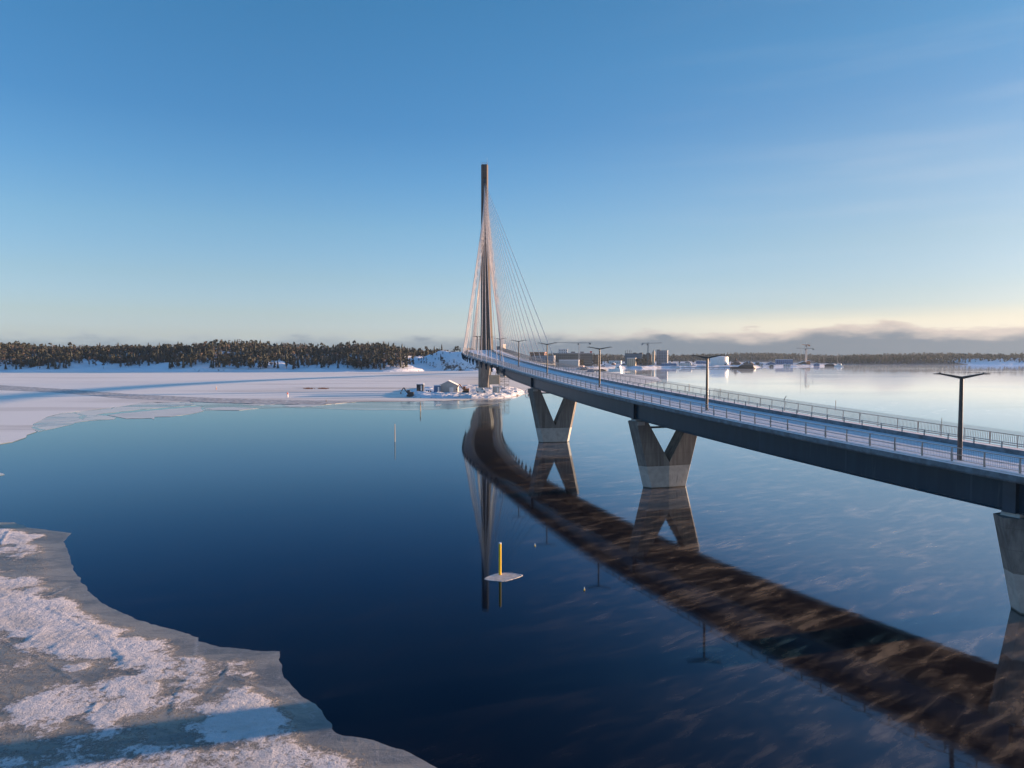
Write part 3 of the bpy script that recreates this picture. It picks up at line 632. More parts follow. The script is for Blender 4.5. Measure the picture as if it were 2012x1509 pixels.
# struts of the pylon foot and hanging shield, right of it
# ---------------- street lamps ----------------
def lamp_proto(loc, label):
    L_ = empty('street_lamp', loc, label, 'street lamp', 'double-armed lamps in a row along the bridge')
    x, y, z = loc; mb = MB()
    mb.sweep([[(x + r * cx_, y + r * sy_, z + h_) for cx_, sy_ in ((-1, -.7), (-.7, -1), (.7, -1), (1, -.7), (1, .7), (.7, 1), (-.7, 1), (-1, .7))] for h_, r in ((0, .155), (2.0, .15), (7.0, .115), (7.17, .10))])
    mb.box((x, y, z + .04), (.5, .5, .08)); mb.build('pole', M['lamp'], L_)
    for sg in (-1, 1):
        mb = MB(); mb.hexa([(x + sg * .02, y - .12, z + 6.97), (x + sg * 1.85, y - .11, z + 7.37), (x + sg * 1.85, y + .11, z + 7.37), (x + sg * .02, y + .12, z + 6.97)][::sg], [(x + sg * .02, y - .12, z + 7.19), (x + sg * 1.85, y - .11, z + 7.48), (x + sg * 1.85, y + .11, z + 7.48), (x + sg * .02, y + .12, z + 7.19)][::sg])
        arm = mb.build('arm', M['lamp'], L_)
        mb = MB(); mb.hexa([(x + sg * 1.86, y - .15, z + 7.36), (x + sg * 2.32, y - .15, z + 7.38), (x + sg * 2.32, y + .15, z + 7.38), (x + sg * 1.86, y + .15, z + 7.36)][::sg], [(x + sg * 1.86, y - .15, z + 7.47), (x + sg * 2.32, y - .15, z + 7.45), (x + sg * 2.32, y + .15, z + 7.45), (x + sg * 1.86, y + .15, z + 7.47)][::sg])
        mb.box((x + sg * 1.86, y, z + 7.51), (.09, .09, .06)); mb.build('lamp_head', M['lamp'], L_)
    return L_
LP = [(60.4, -3.45), (95.3, None), (130.5, None), (165.5, None), (200, None), (235, None), (270, None), (305, -2.3), (340, -2.5), (375, -2.8), (468, -2.8), (503, -2.5), (538, -2.5), (573, -2.5), (608, -2.8), (25, -3.6)]
pxs = [1887, 1389, 1178, 1075, 1019, 982.6, 959.6]
LB = ['nearest double-armed street lamp, standing large at the right of the bridge', 'second nearest double-armed street lamp, its pole lit gold by the sun', 'third double-armed lamp, above the left half of the nearer full V pier', 'fourth double-armed lamp along the bridge, above the farther V pier',
      'fifth double-armed lamp along the bridge, just right of the cable-stayed span', 'sixth double-armed lamp, among the first stay cables', 'seventh double-armed lamp, just to the right of the pylon']
FL_ = ['first small far lamp left of the pylon', 'second small far lamp left of the pylon', 'third small far lamp left of the pylon'] + ['tiny lamp beyond the pylon, seen through the dense cables'] * 5 + ['']
proto = None
for i, (y, o_) in enumerate(LP):
    if i < 7:
        z = CL(y)[1] + .06; X_ = (pxs[i] - CX) / F_PX * y * (1 + math.tan(PITCH) * 0.0)
        c, s = math.cos(PITCH), math.sin(PITCH); dpt = y * c - (z + 3 - CAMH) * s; X_ = (pxs[i] - CX) / F_PX * dpt; loc = (X_, y, z)
    else: q = BP(y, o_, .06); loc = q
    lb = LB[i] if i < 7 else FL_[i - 7]
    if i == 15: continue
    proto = lamp_proto(loc, lb) if proto is None else copy_tree(proto, loc, lb) 
    if i == 0: first = proto
    else: proto = first
# ---------------- trees ----------------
def tri_mesh(name, V, Fc, mats, mi=None):
    me = bpy.data.meshes.new(name); V = np.asarray(V, dtype=np.float32); Fc = np.asarray(Fc, dtype=np.int32); k = Fc.shape[1]
    me.vertices.add(len(V)); me.vertices.foreach_set('co', V.ravel()); me.loops.add(Fc.size); me.loops.foreach_set('vertex_index', Fc.ravel())
    me.polygons.add(len(Fc)); me.polygons.foreach_set('loop_start', np.arange(0, Fc.size, k, dtype=np.int32))
    for m_ in mats: me.materials.append(m_)
    if mi is not None: me.polygons.foreach_set('material_index', np.asarray(mi, dtype=np.int32))
    me.update(calc_edges=True); me.validate(); return me
def spruce(h, r, rs, tiers=9, n=9):
    v, f = [], []; z0 = h * .10
    for k in range(tiers):
        t = k / tiers; zb = z0 + (h - z0) * t; rr = r * (1 - t) ** .85 * rs.uniform(.8, 1.15) + .12; za = min(h, zb + (h - z0) * 1.9 / tiers); o = len(v); v.append((rs.uniform(-.1, .1), rs.uniform(-.1, .1), za))
        for i in range(2 * n):
            a = math.pi * i / n + rs.uniform(-.12, .12) + k; q = rr * (rs.uniform(.75, 1.15) if i % 2 == 0 else rs.uniform(.25, .5)); v.append((q * math.cos(a), q * math.sin(a), zb - (.06 * h * (1 - t) if i % 2 == 0 else -.02 * h) + rs.uniform(-.15, .15)))
        for i in range(2 * n): f.append((o, o + 1 + i, o + 1 + (i + 1) % (2 * n)))
    return v, f
def clumpy(h, r, rs, z0=.35, clumps=9, leaves=22, ls=.75, vert=False):
    v, f = [], []
    for c in range(clumps):
        t = rs.uniform(0, 1); cz = h * (z0 + (1 - z0) * t * .93); w_ = r * math.sqrt(max(.05, 1 - (1.6 * t - .75) ** 2)) * .7; a = rs.uniform(0, 6.28); q = w_ * rs.uniform(.1, 1); cx_, cy_ = q * math.cos(a), q * math.sin(a); cr_ = r * rs.uniform(.32, .55)
        for _ in range(leaves):
            d = np.array([rs.gauss(0, 1), rs.gauss(0, 1), rs.gauss(0, .6 if not vert else 1.1)]); d = d / (np.linalg.norm(d) + 1e-6) * cr_ * rs.uniform(.45, 1); ctr = np.array([cx_, cy_, cz]) + d
            u = np.array([rs.gauss(0, 1), rs.gauss(0, 1), rs.gauss(0, .5)]); u /= np.linalg.norm(u); w2 = np.array([rs.gauss(0, 1), rs.gauss(0, 1), rs.gauss(0, 1)]); w2 -= u * (w2 @ u); w2 /= np.linalg.norm(w2)
            s_ = ls * rs.uniform(.6, 1.3); o = len(v); v += [tuple(ctr + u * s_), tuple(ctr - u * s_ * .5 + w2 * s_ * (.3 if vert else .8)), tuple(ctr - u * s_ * .5 - w2 * s_ * (.3 if vert else .8))]; f.append((o, o + 1, o + 2))
    return v, f
def trunkv(h, r, rs, top=.8, limbs=5):
    v, f = [], []
    def seg(a, b_, r0, r1):
        a, b_ = np.array(a), np.array(b_); o = len(v)
        for c, rr in ((a, r0), (b_, r1)):
            for i in range(4): v.append((c[0] + rr * math.cos(i * 1.571), c[1] + rr * math.sin(i * 1.571), c[2]))
        for i in range(4): j = (i + 1) % 4; f.append((o + i, o + j, o + 4 + j)); f.append((o + i, o + 4 + j, o + 4 + i))
    seg((0, 0, -1), (0, 0, h * top), r, r * .3)
    for _ in range(limbs):
        z = h * rs.uniform(.3, .75); a = rs.uniform(0, 6.28); q = h * .14; seg((0, 0, z), (q * math.cos(a), q * math.sin(a), z + h * .12), r * .4, r * .12)
    return v, f
rs = random.Random(11)
KIND = []
for i in range(3):
    c = spruce(14 + i, 2.7 + .3 * i, rs); KIND.append(('spruce', 'spruce', c, trunkv(13, .22, rs, .9, 0), 'needle'))
for i in range(4):
    c = clumpy(13 + i, 3.2 + .3 * i, rs, .38, 10, 26, .85); KIND.append(('pine', 'pine', c, trunkv(12 + i, .26, rs, .8, 6), 'needle'))
for i in range(3):
    c = clumpy(12 + i, 2.6, rs, .22, 11, 24, .8, True); KIND.append(('birch', 'birch', c, trunkv(11 + i, .18, rs, .85, 6), 'twig'))
LOD = []
for i in range(4): LOD.append((spruce(13, 2.6, rs, 5, 4), 0))
for i in range(6): LOD.append((clumpy(12, 3.2, rs, .28, 6, 7, 1.5), 0))
for i in range(4): LOD.append((clumpy(12, 2.9, rs, .2, 6, 7, 1.3, True), 1))
def forest(name, pts, seed, sc=1.0):
    r_ = random.Random(seed); Vs, Fs, Mi = [], [], []; off = 0
    for x, y, z in pts:
        (v, f), mi = LOD[r_.randrange(len(LOD))]; v = np.array(v); a = r_.uniform(0, 6.28); s_ = sc * (r_.uniform(.55, 1.05) if r_.random() < .85 else r_.uniform(1.05, 1.32)); ca, sa = math.cos(a), math.sin(a)
        w_ = np.stack([(v[:, 0] * ca - v[:, 1] * sa) * s_ + x, (v[:, 0] * sa + v[:, 1] * ca) * s_ + y, v[:, 2] * s_ * r_.uniform(.85, 1.1) + z], 1)
        Vs.append(w_); Fs.append(np.array(f) + off); Mi += [mi] * len(f); off += len(v)
    me = tri_mesh(name, np.vstack(Vs), np.vstack(Fs), [M['needle'], M['twig']], Mi); o = bpy.data.objects.new(name, me); C.objects.link(o); return tag(o, kind='stuff')
PROTO = {}
def tree(k, loc, sc, rz, label, group):
    if k not in PROTO:
        nm, cat_, (cv, cf), (tv, tf), mt = KIND[k]
        PROTO[k] = (tri_mesh('crown', cv, cf, [M[mt]]), tri_mesh('trunk', tv, tf, [M['bark']]))
    nm = KIND[k][0] + '_tree'; e_ = empty(nm, loc, label, 'tree', group); e_.rotation_euler = (0, 0, rz); e_.scale = (sc, sc, sc)
    for n_, me in zip(('crown', 'trunk'), PROTO[k]):
        o = bpy.data.objects.new(n_, me); C.objects.link(o); o.parent = e_
    return e_

# ---------------- far shores ----------------
CR = [(-260, 676), (0, 676), (200, 681), (340, 681), (400, 677), (432, 672), (455, 670), (480, 672), (520, 677), (600, 677), (640, 681), (700, 677), (760, 679), (800, 683), (860, 686), (900, 690), (960, 694), (1100, 697)]
def crest(X): px = CX + X / 1100 * F_PX; y = np.interp(px, [q[0] for q in CR], [q[1] for q in CR]); return 20.8 + (HOR - y) * .787 - 12.5
def shoreY(X): return 893 + 10 * np.sin(X * .021) + 6 * np.sin(X * .067 + 1) + 60 * np.clip((X + 165) / 60, 0, 1)
def hleft(X, Y):
    X = np.asarray(X, float); Y = np.asarray(Y, float); t = Y - shoreY(X); ss_ = lambda a, b_: np.clip((t - a) / (b_ - a), 0, 1) ** 2 * (3 - 2 * np.clip((t - a) / (b_ - a), 0, 1))
    cr_ = crest(X); h = 3.5 * ss_(0, 9) * (.3 + 1.4 * vn(X / 28, Y / 20, 3)) + 5.5 * ss_(8, 45) * (.4 + 1.2 * vn(X / 45, Y / 40, 4)) + (cr_ - 8) * ss_(25, 205)
    h = h + (fbm(X / 16, Y / 16, 8, 4) - .5) * 7.0 * ss_(2, 30)
    q = 1 - ((X + 66) / 84) ** 2 - ((Y - 1012) / 63) ** 2; dm = 26.5 * np.clip(q * 1.25, 0, 1) ** .85 * (.93 + .14 * vn(X / 20, Y / 20, 9)) + (fbm(X / 12, Y / 12, 12) - .5) * 4 * (q > .02)
    h = np.maximum(h * np.clip((-60 - X) / 90 + .4, .25, 1), dm); return np.where((t < 0) & (q <= 0), -1.0, h)
def grid(name, xs, ys, fn, mat_, smooth=True):
    XX, YY = np.meshgrid(xs, ys); Z_ = fn(XX, YY); nx = len(xs); V = np.stack([XX.ravel(), YY.ravel(), Z_.ravel()], 1)
    j, i = np.mgrid[0:len(ys) - 1, 0:nx - 1]; a = (j * nx + i).ravel(); Fq = np.stack([a, a + 1, a + 1 + nx, a + nx], 1)
    me = tri_mesh(name, V, Fq, [mat_]); me.polygons.foreach_set('use_smooth', [smooth] * len(me.polygons)); o = bpy.data.objects.new(name, me); C.objects.link(o); return tag(o, kind='structure')
grid('hills', np.arange(-1100, 70, 4.0), np.arange(880, 1300, 4.0), hleft, M['rocksnow'], False)
rs = random.Random(5); P_ = []
def dens(x, y):
    t = y - float(shoreY(x)); n = float(fbm(x / 60, y / 40, 21, 3)); q = 1 - ((x + 66) / 90) ** 2 - ((y - 1010) / 68) ** 2
    if q > 0: return 0
    thr = 7 + 55 * max(0, n - .42) * 3
    return 1 if t > thr else 0
y = 895.0
while y < 1165:
    x = -1060.0
    while x < -20:
        xx, yy = x + rs.uniform(-3, 3), y + rs.uniform(-3, 3)
        if abs(xx) < yy * .78 + 30 and dens(xx, yy): P_.append((xx, yy, float(hleft(xx, yy)) - .3))
        x += 5.2
    y += 5.4 if y < 960 else 6.2
forest('forest', P_, 3)
# trees one can tell apart: along the rocky shore, on the skyline and on the snowy knoll
NT_ = 0
for i in range(95):
    px = rs.uniform(2, 800); X_ = (px - CX) / F_PX * 915; t = rs.uniform(10, 34); Y_ = float(shoreY(X_)) + t; h = float(hleft(X_, Y_)); k = rs.choice([0, 1, 2, 3, 4, 5, 6, 7, 8, 9])
    nm = KIND[k][0]; lb = {'spruce': 'dark spruce', 'pine': 'crooked pine', 'birch': 'bare brown birch'}[nm]
    sc_i = rs.uniform(.55, 1.0); reg = ['at the far left end of', 'in the left half of', 'in the right half of', 'near the knoll on'][min(3, int(px / 200))]
    lb = ('tall ' if sc_i > .85 else 'small ' if sc_i < .68 else '') + lb + ' ' + reg + ' the snowy shore'
    tree(k, (X_, Y_, h - .3), sc_i, rs.uniform(0, 6), lb, {'spruce': 'spruces standing along the far left shore', 'pine': 'pines standing along the far left shore', 'birch': 'bare birches standing along the far left shore'}[nm])
for px, ty_ in [(438, 669), (446, 671), (450, 668.5), (458, 672), (468, 671), (476, 669), (481, 670), (487, 672), (524, 674), (716, 676), (726, 675.5), (731, 677), (744, 676), (655, 677), (609, 678), (660, 677.5), (216, 678), (217, 676), (30, 676), (560, 677)]:
    Y_ = 1092 + rs.uniform(-8, 8); X_ = (px - CX) / F_PX * Y_; h = float(hleft(X_, Y_)); top = CAMH + (HOR - ty_) * Y_ / F_PX
    tree(rs.choice([0, 1, 2]), (X_, Y_, h - .3), max(.7, (top - h) / 15), rs.uniform(0, 6), 'tall dark spruce on the skyline, ' + ('toward the left end of the forest' if px < 400 else 'in the clump on the highest part of the forest' if px < 500 else 'above the right half of the forest'), 'tall spruces on the skyline')
for px, py, k, sc in [(846, 700, 4, .62), (849, 703, 3, .7), (866, 703, 0, .45), (868, 716, 4, .72), (872, 719, 3, .62), (812, 716, 1, .6), (805, 719, 8, .55), (828, 715, 7, .75), (833, 716, 8, .8), (838, 717, 9, .7), (823, 711, 5, .35), (858, 699, 5, .28), (870, 697, 6, .28), (884, 696, 5, .28),
                      (892, 713, 0, .42), (880, 720, 1, .4), (898, 719, 8, .35), (903, 722, 7, .4), (851, 721, 8, .55), (845, 720, 7, .5), (862, 707, 2, .25), (855, 708, 5, .25), (900, 702, 8, .3), (896, 684, 4, .75), (899, 684, 3, .8), (893, 686, 5, .55), (904, 687, 0, .6), (868, 689, 0, .7), (889, 689, 5, .35), (815, 700, 4, .8), (800, 704, 4, .9), (792, 708, 0, .8), (790, 702, 5, .9)]:
    X0 = None; rr_ = ray(px, py)
    for Y_ in np.arange(944, 1080, 1.0):
        X_ = rr_[0] / rr_[1] * Y_; zr = CAMH + rr_[2] / rr_[1] * Y_
        if float(hleft(X_, Y_)) >= zr: X0 = X_; break
    if X0 is None: Y_ = 1040.; X0 = rr_[0] / rr_[1] * Y_
    nm = KIND[k][0]; g_ = {'spruce': 'small spruces on the snowy knoll', 'pine': 'pines and pine bushes on the snowy knoll', 'birch': 'bare bushes and birches on the snowy knoll'}[nm]
    tree(k, (X0, Y_, float(hleft(X0, Y_)) - .2), sc, rs.uniform(0, 6), {'spruce': 'small dark spruce ' + ('on the left edge' if px < 850 else 'near the top' if py < 700 else 'on the lower slope') + ' of the snowy knoll', 'pine': ('large ' if sc > .7 else 'small ' if sc < .45 else '') + 'bushy pine on the snowy knoll, ' + ('at its left edge' if px < 840 else 'high up' if py < 705 else 'low down'), 'birch': ('large ' if sc > .7 else 'small ' if sc < .45 else '') + 'bare birch bush on the snowy knoll, ' + ('at its left foot' if px < 835 else 'low in its middle' if px < 890 else 'on its right side')}[nm], g_)
# far hills behind the harbour and the wooded island on the right
def hfar(X, Y): t = Y - (2330 + 30 * np.sin(X * .006)); k = np.clip(t / 220, 0, 1); return np.where(t < 0, -1, 2 + (9 + 3 * np.sin(X * .009) + 6 * fbm(X / 160, Y / 160, 2)) * k * k * (3 - 2 * k))
grid('hills', np.arange(60, 1700, 14.0), np.arange(2280, 2800, 14.0), hfar, M['floor'])
P_ = []
for y in np.arange(2338, 2640, 12):
    for x in np.arange(100, 1650, 8.0):
        xx, yy = x + rs.uniform(-5, 5), y + rs.uniform(-6, 6); P_.append((xx, yy, float(hfar(xx, yy)) - .5))
forest('forest', P_, 9, 1.05)
def hisl(X, Y):
    s0 = 1655 + 14 * np.sin(X * .011) - 25 * np.clip((X - 1060) / 60, 0, 1) + 330 * np.clip((850 - X) / 90, 0, 1) ** 1.5; t = Y - s0; k = np.clip(t / 120, 0, 1)
    rock = np.clip((X - 1050) / 60, 0, 1) * np.clip(t / 14, 0, 1) * 2.6 * (.1 + 1.6 * vn(X / 13, Y / 16, 7)); return np.where(t < 0, -1, 1.0 + rock + 9.5 * k * k * (3 - 2 * k) * np.clip((X - 800) / 120, .1, 1) + (fbm(X / 20, Y / 20, 4) - .5) * 2.5 * np.clip(t / 20, 0, 1))
grid('hills', np.arange(780, 1054, 7.0), np.arange(1610, 1960, 7.0), hisl, M['floor'], False); grid('hills', np.arange(1053, 1560, 7.0), np.arange(1610, 1960, 7.0), hisl, M['rocksnow'], False)
P_ = []
for y in np.arange(1668, 1900, 8.5):
    for x in np.arange(800, 1550, 7.5):
        xx, yy = x + rs.uniform(-3, 3), y + rs.uniform(-4, 4); h = float(hisl(xx, yy)); t_ = yy - 1655
        if h < .9: continue
        if xx > 1065 and (t_ < 14 or (t_ < 40 and rs.random() < .45)): continue
        P_.append((xx, yy, h - .4))
forest('forest', P_, 13, .95)

# ---------------- the works islet at the pylon's foot ----------------
IS = [(792, 779.5), (815, 782), (860, 783.5), (920, 784), (965, 783.5), (1000, 781.5), (1020, 778), (1034, 774), (1030, 768), (1010, 764), (985, 761), (960, 759.5), (900, 760), (850, 762), (810, 766), (795, 771)]
isw = np.array([G(*q) for q in IS])
def hisl2(X, Y):
    d_, _, _, _ = segdist(X, Y, isw, True); sg = np.where(inside(X, Y, isw), d_, -d_); k = np.clip(sg / 7, 0, 1)
    return np.where(sg < -1, -.6, -.5 + k ** .5 * (1.7 + .6 * vn(X / 9, Y / 12, 4)) + (fbm(X / 3.2, Y / 5, 14, 4) - .45) * (1.2 + 1.2 * np.clip((X + 12) / 14, 0, 1)) * np.clip(sg / 4, 0, 1) * np.clip(1.4 - sg / 40, .25, 1))
grid('islet', np.arange(isw[:, 0].min() - 3, isw[:, 0].max() + 3, .8), np.arange(isw[:, 1].min() - 3, isw[:, 1].max() + 4, 1.4), hisl2, M['islet'], False)
M['pale'] = simple('pale_sheet_cladding', (.42, .42, .40), .6, .08, .4)
M['blue'] = simple('blue_painted_steel', (.07, .17, .32), .5, .15, .6)
M['white'] = simple('white_paint', (.72, .72, .70), .5, .1, .5)
M['dark'] = simple('dark_paint', (.04, .04, .045), .5, .3, .8)
M['tan'] = simple('sand_cladding', (.50, .40, .29), .7, .1, .5)
M['rust'] = simple('rusty_orange', (.42, .16, .06), .6, .2, .7)
M['red'] = simple('red_paint', (.50, .05, .03), .5, .15, 1)
M['yellow'] = simple('yellow_paint', (.85, .52, .01), .4, .06, 1)
def gz(X, Y): return max(.0, float(hisl2(np.array([X]), np.array([Y]))[0]))
def spot(px, py, guess=1.9): X, Y = G(px, py, guess); return X, Y, gz(X, Y)
# shed with a gable roof
X, Y, z = spot(881, 769)
sh = empty('shed', (X, Y, z), 'pale grey gable-roofed shed on the works islet left of the pylon foot', 'shed')
mb = MB(); w2, d2, hw_, hg = 4.9, 8, 3.5, 5.9
for yy in (0,): 
    mb.prism([(X - w2, Y, z - .8), (X + w2, Y, z - .8), (X + w2, Y, z + hw_), (X, Y, z + hg), (X - w2, Y, z + hw_)][::-1], [(X - w2, Y + d2, z - .8), (X + w2, Y + d2, z - .8), (X + w2, Y + d2, z + hw_), (X, Y + d2, z + hg), (X - w2, Y + d2, z + hw_)][::-1])
mb.build('wall', M['pale'], sh)
for sg in (-1, 1):
    mb = MB(); a = [(X, Y - .4, z + hg + .02), (X + sg * (w2 + .5), Y - .4, z + hw_ - .2), (X + sg * (w2 + .5), Y + d2 + .4, z + hw_ - .2), (X, Y + d2 + .4, z + hg + .02)][::sg]; mb.hexa([(p0, p1, p2 + .03) for p0, p1, p2 in a], [(p0, p1, p2 + .25) for p0, p1, p2 in a]); mb.build('roof', M['snow'], sh)
mb = MB(); mb.box((X + 1.6, Y - .04, z + 1.3), (2.2, .06, 2.6)); mb.build('door', M['white'], sh)
def crate(name, px, py, w_, d_, h_, mt, label, cat_, roofm=None, door=True, guess=1.9):
    X, Y, z = spot(px, py, guess); e_ = empty(name, (X, Y, z), label, cat_); mb = MB(); mb.box((X, Y, z + h_ / 2 - .2), (w_, d_, h_ + .4)); n = int(w_ / .6)
    for i in range(n): mb.box((X - w_ / 2 + (i + .5) * w_ / n, Y - d_ / 2 - .03, z + h_ / 2), (.12, .06, h_ * .9))
    mb.build('wall', M[mt], e_); mb = MB(); mb.box((X, Y, z + h_ + .12), (w_ + .2, d_ + .2, .22)); mb.build('roof', M[roofm or 'snow'], e_)
    if door: mb = MB(); mb.box((X + w_ * .22, Y - d_ / 2 - .08, z + h_ * .45), (w_ * .22, .06, h_ * .78)); mb.build('door', M['white' if mt != 'white' else 'dark'], e_)
    return e_
crate('site_container', 860, 769, 3.4, 6, 3.4, 'blue', 'blue site container with snow on its roof, against the left wall of the shed', 'container')
crate('site_hut', 826, 767, 3.6, 4, 3.6, 'dark', 'dark hut with a snowy roof on the left end of the works islet', 'hut')
crate('site_container', 975, 770.5, 3.6, 3, 3.3, 'pale', 'grey container with a white door, under the pale clad platform right of the pylon', 'container')
# van
X, Y, z = spot(945, 770); v_ = empty('van', (X, Y, z), 'white van parked before the foot of the pylon', 'van')
mb = MB(); mb.prism([(X - 2.6, Y - 1, z + .45), (X + 2.6, Y - 1, z + .45), (X + 2.6, Y - 1, z + 1.3), (X + 1.7, Y - 1, z + 1.5), (X + 1.1, Y - 1, z + 2.5), (X - 2.6, Y - 1, z + 2.6)][::-1], [(X - 2.6, Y + 1, z + .45), (X + 2.6, Y + 1, z + .45), (X + 2.6, Y + 1, z + 1.3), (X + 1.7, Y + 1, z + 1.5), (X + 1.1, Y + 1, z + 2.5), (X - 2.6, Y + 1, z + 2.6)][::-1]); mb.build('body', M['white'], v_)
mb = MB(); mb.box((X + .75, Y - 1.02, z + 1.95), (.9, .04, .6)); mb.build('window', M['glass'], v_)
for dx_ in (-1.6, 1.7):
    mb = MB(); mb.tube((X + dx_, Y - 1.05, z + .38), (X + dx_, Y - .75, z + .38), .38, None, 12); mb.build('wheel', M['dark'], v_)
# excavator
def excav(px, py, label, mt, flip=1):
    X, Y, z = spot(px, py); e_ = empty('excavator', (X, Y, z), label, 'excavator')
    mb = MB(); mb.box((X, Y, z + .45), (3.4, 2.6, .9)); mb.build('tracks', M['dark'], e_)
    mb = MB(); mb.box((X - flip * .3, Y, z + 1.6), (3.0, 2.4, 1.2)); mb.box((X + flip * .7, Y - .5, z + 2.5), (1.3, 1.2, 1.5)); mb.build('cab', M[mt], e_)
    mb = MB(); mb.beam((X + flip * 1.2, Y, z + 1.6), (X + flip * 3.2, Y, z + 4.4), .4, .5); mb.beam((X + flip * 3.2, Y, z + 4.4), (X + flip * 4.6, Y, z + 2.4), .3, .4); mb.build('boom', M[mt], e_)
    mb = MB(); mb.prism([(X + flip * 4.1, Y - .5, z + 1.5), (X + flip * 5.0, Y - .5, z + 1.3), (X + flip * 4.9, Y - .5, z + 2.3)][::flip], [(X + flip * 4.1, Y + .5, z + 1.5), (X + flip * 5.0, Y + .5, z + 1.3), (X + flip * 4.9, Y + .5, z + 2.3)][::flip]); mb.build('bucket', M['dark'], e_)
excav(915, 770, 'orange excavator between the grey shed and the white van', 'rust', -1)
excav(806, 773, 'dark excavator at the far left end of the works islet', 'dark', -1)
X, Y, z = spot(842, 768)
for k in range(3):
    b_ = MB(); b_.tube((X - 1 + k * 1.1, Y, z - .2), (X - 1 + k * 1.1, Y, z + 1.0), .38, .36, 10); tag(b_.build('barrel', M['dark'], None, loc=(X - 1 + k * 1.1, Y, z)), ['leftmost of three dark barrels between the dark hut and the blue container', 'middle one of three dark barrels between the dark hut and the blue container', 'rightmost of three dark barrels between the dark hut and the blue container'][k], 'barrel', 'barrels on the works islet')
# clad platform beside the pylon with its two struts
X, Y, z = spot(971, 766, 1.5); pf = empty('work_platform', (X, Y, z), 'pale clad works platform with two leaning struts, right of the pylon foot', 'platform')
Yp = Y + 8; x0, x1 = (960.5 - CX) / F_PX * Yp, (981.5 - CX) / F_PX * Yp
mb = MB(); mb.box(((x0 + x1) / 2, Yp + 2.5, 6.9), (x1 - x0, 5, 5.2)); 
for k in range(5): mb.box(((x0 + x1) / 2, Yp - .05, 4.6 + k * 1.1), (x1 - x0 + .1, .08, .12))
mb.build('cladding', M['tan'], pf)
for k, xx in enumerate((x0 + .8, x0 + 4.0)):
    mb = MB(); mb.beam((xx, Yp + 1, 9.5), (xx + .9, Yp + 1, 15), .5, .5); mb.build('strut', M['tan'], pf)
for xx in (x0 + .3, x1 - .3):
    for yy in (Yp + .4, Yp + 4.6): mb = MB(); mb.beam((xx, yy, .5), (xx, yy, 4.3), .3, .3); mb.build('leg', M['rail'], pf)
# scaffold stair tower
Yt = Yp; x0, x1 = (982.5 - CX) / F_PX * Yt, (1000 - CX) / F_PX * Yt; sc_ = empty('scaffold_tower', ((x0 + x1) / 2, Yt, 1.5), 'steel scaffold stair tower under the deck, right of the pylon foot', 'scaffold')
mb = MB()
for xx in (x0, (x0 + x1) / 2, x1):
    for yy in (Yt, Yt + 3): mb.beam((xx, yy, .8), (xx, yy, 12.5), .16, .16)
for k in range(6):
    zz2 = 1.8 + k * 2.1
    for yy in (Yt, Yt + 3): mb.beam((x0, yy, zz2), (x1, yy, zz2), .16, .16)
    for xx in (x0, x1): mb.beam((xx, Yt, zz2), (xx, Yt + 3, zz2), .1, .1)
mb.build('frame', M['rail'], sc_)
mb = MB()
for k in range(5): zz2 = 1.8 + k * 2.1; a, c_ = (x0, x1) if k % 2 == 0 else (x1, x0); mb.beam((a, Yt + 1.5, zz2), (c_, Yt + 1.5, zz2 + 2.1), .9, .12)
mb.build('stairs', M['rail'], sc_)
# pontoon with a tyre behind the left leg of the farther V pier
X, Y = G(1038, 772, .3); pt = empty('pontoon', (X, Y, 0), 'dark float with a tyre at the right tip of the works islet', 'pontoon')
mb = MB(); mb.tube((X + 1.2, Y, .9), (X + 1.2, Y + 4, .9), 1.5, None, 12); mb.build('float_tank', M['dark'], pt)
mb = MB(); n = 14
for k in range(n): a = 2 * math.pi * k / n; a2 = 2 * math.pi * (k + 1) / n; mb.tube((X - .6 + 1.1 * math.cos(a), Y - .5, 1 + 1.1 * math.sin(a)), (X - .6 + 1.1 * math.cos(a2), Y - .5, 1 + 1.1 * math.sin(a2)), .28, None, 6)
mb.build('tyre', M['white'], pt)

M['yard'] = snowmat('harbour_yard', (.70, .69, .70), (.16, .14, .12), .06, .8, .8)
# ---------------- harbour on the right ----------------
HB = [(1000, 727), (1040, 727.5), (1120, 727.5), (1165, 727), (1200, 725.5), (1235, 723.5), (1262, 724), (1300, 723), (1345, 723), (1395, 723), (1440, 723), (1485, 722.5), (1500, 721), (1560, 720.5), (1600, 720), (1630, 719.5), (1650, 719), (1648, 717.3), (1600, 716.5), (1560, 716), (1480, 713.5), (1380, 712.5), (1150, 712), (1000, 712)]
hb = np.array([G(*q) for q in HB])
def hharb(X, Y):
    d_, _, _, _ = segdist(X, Y, hb, True); sg = np.where(inside(X, Y, hb), d_, -d_); return np.where(sg < -4, -1, np.clip(.2 + sg * .22, -1, 2.2) + (fbm(X / 14, Y / 22, 19) - .35) * 3.6 * np.clip(sg / 10, 0, 1))
grid('harbour_ground', np.arange(-10, 860, 5.0), np.arange(960, 2100, 9.0), hharb, M['yard'], False)
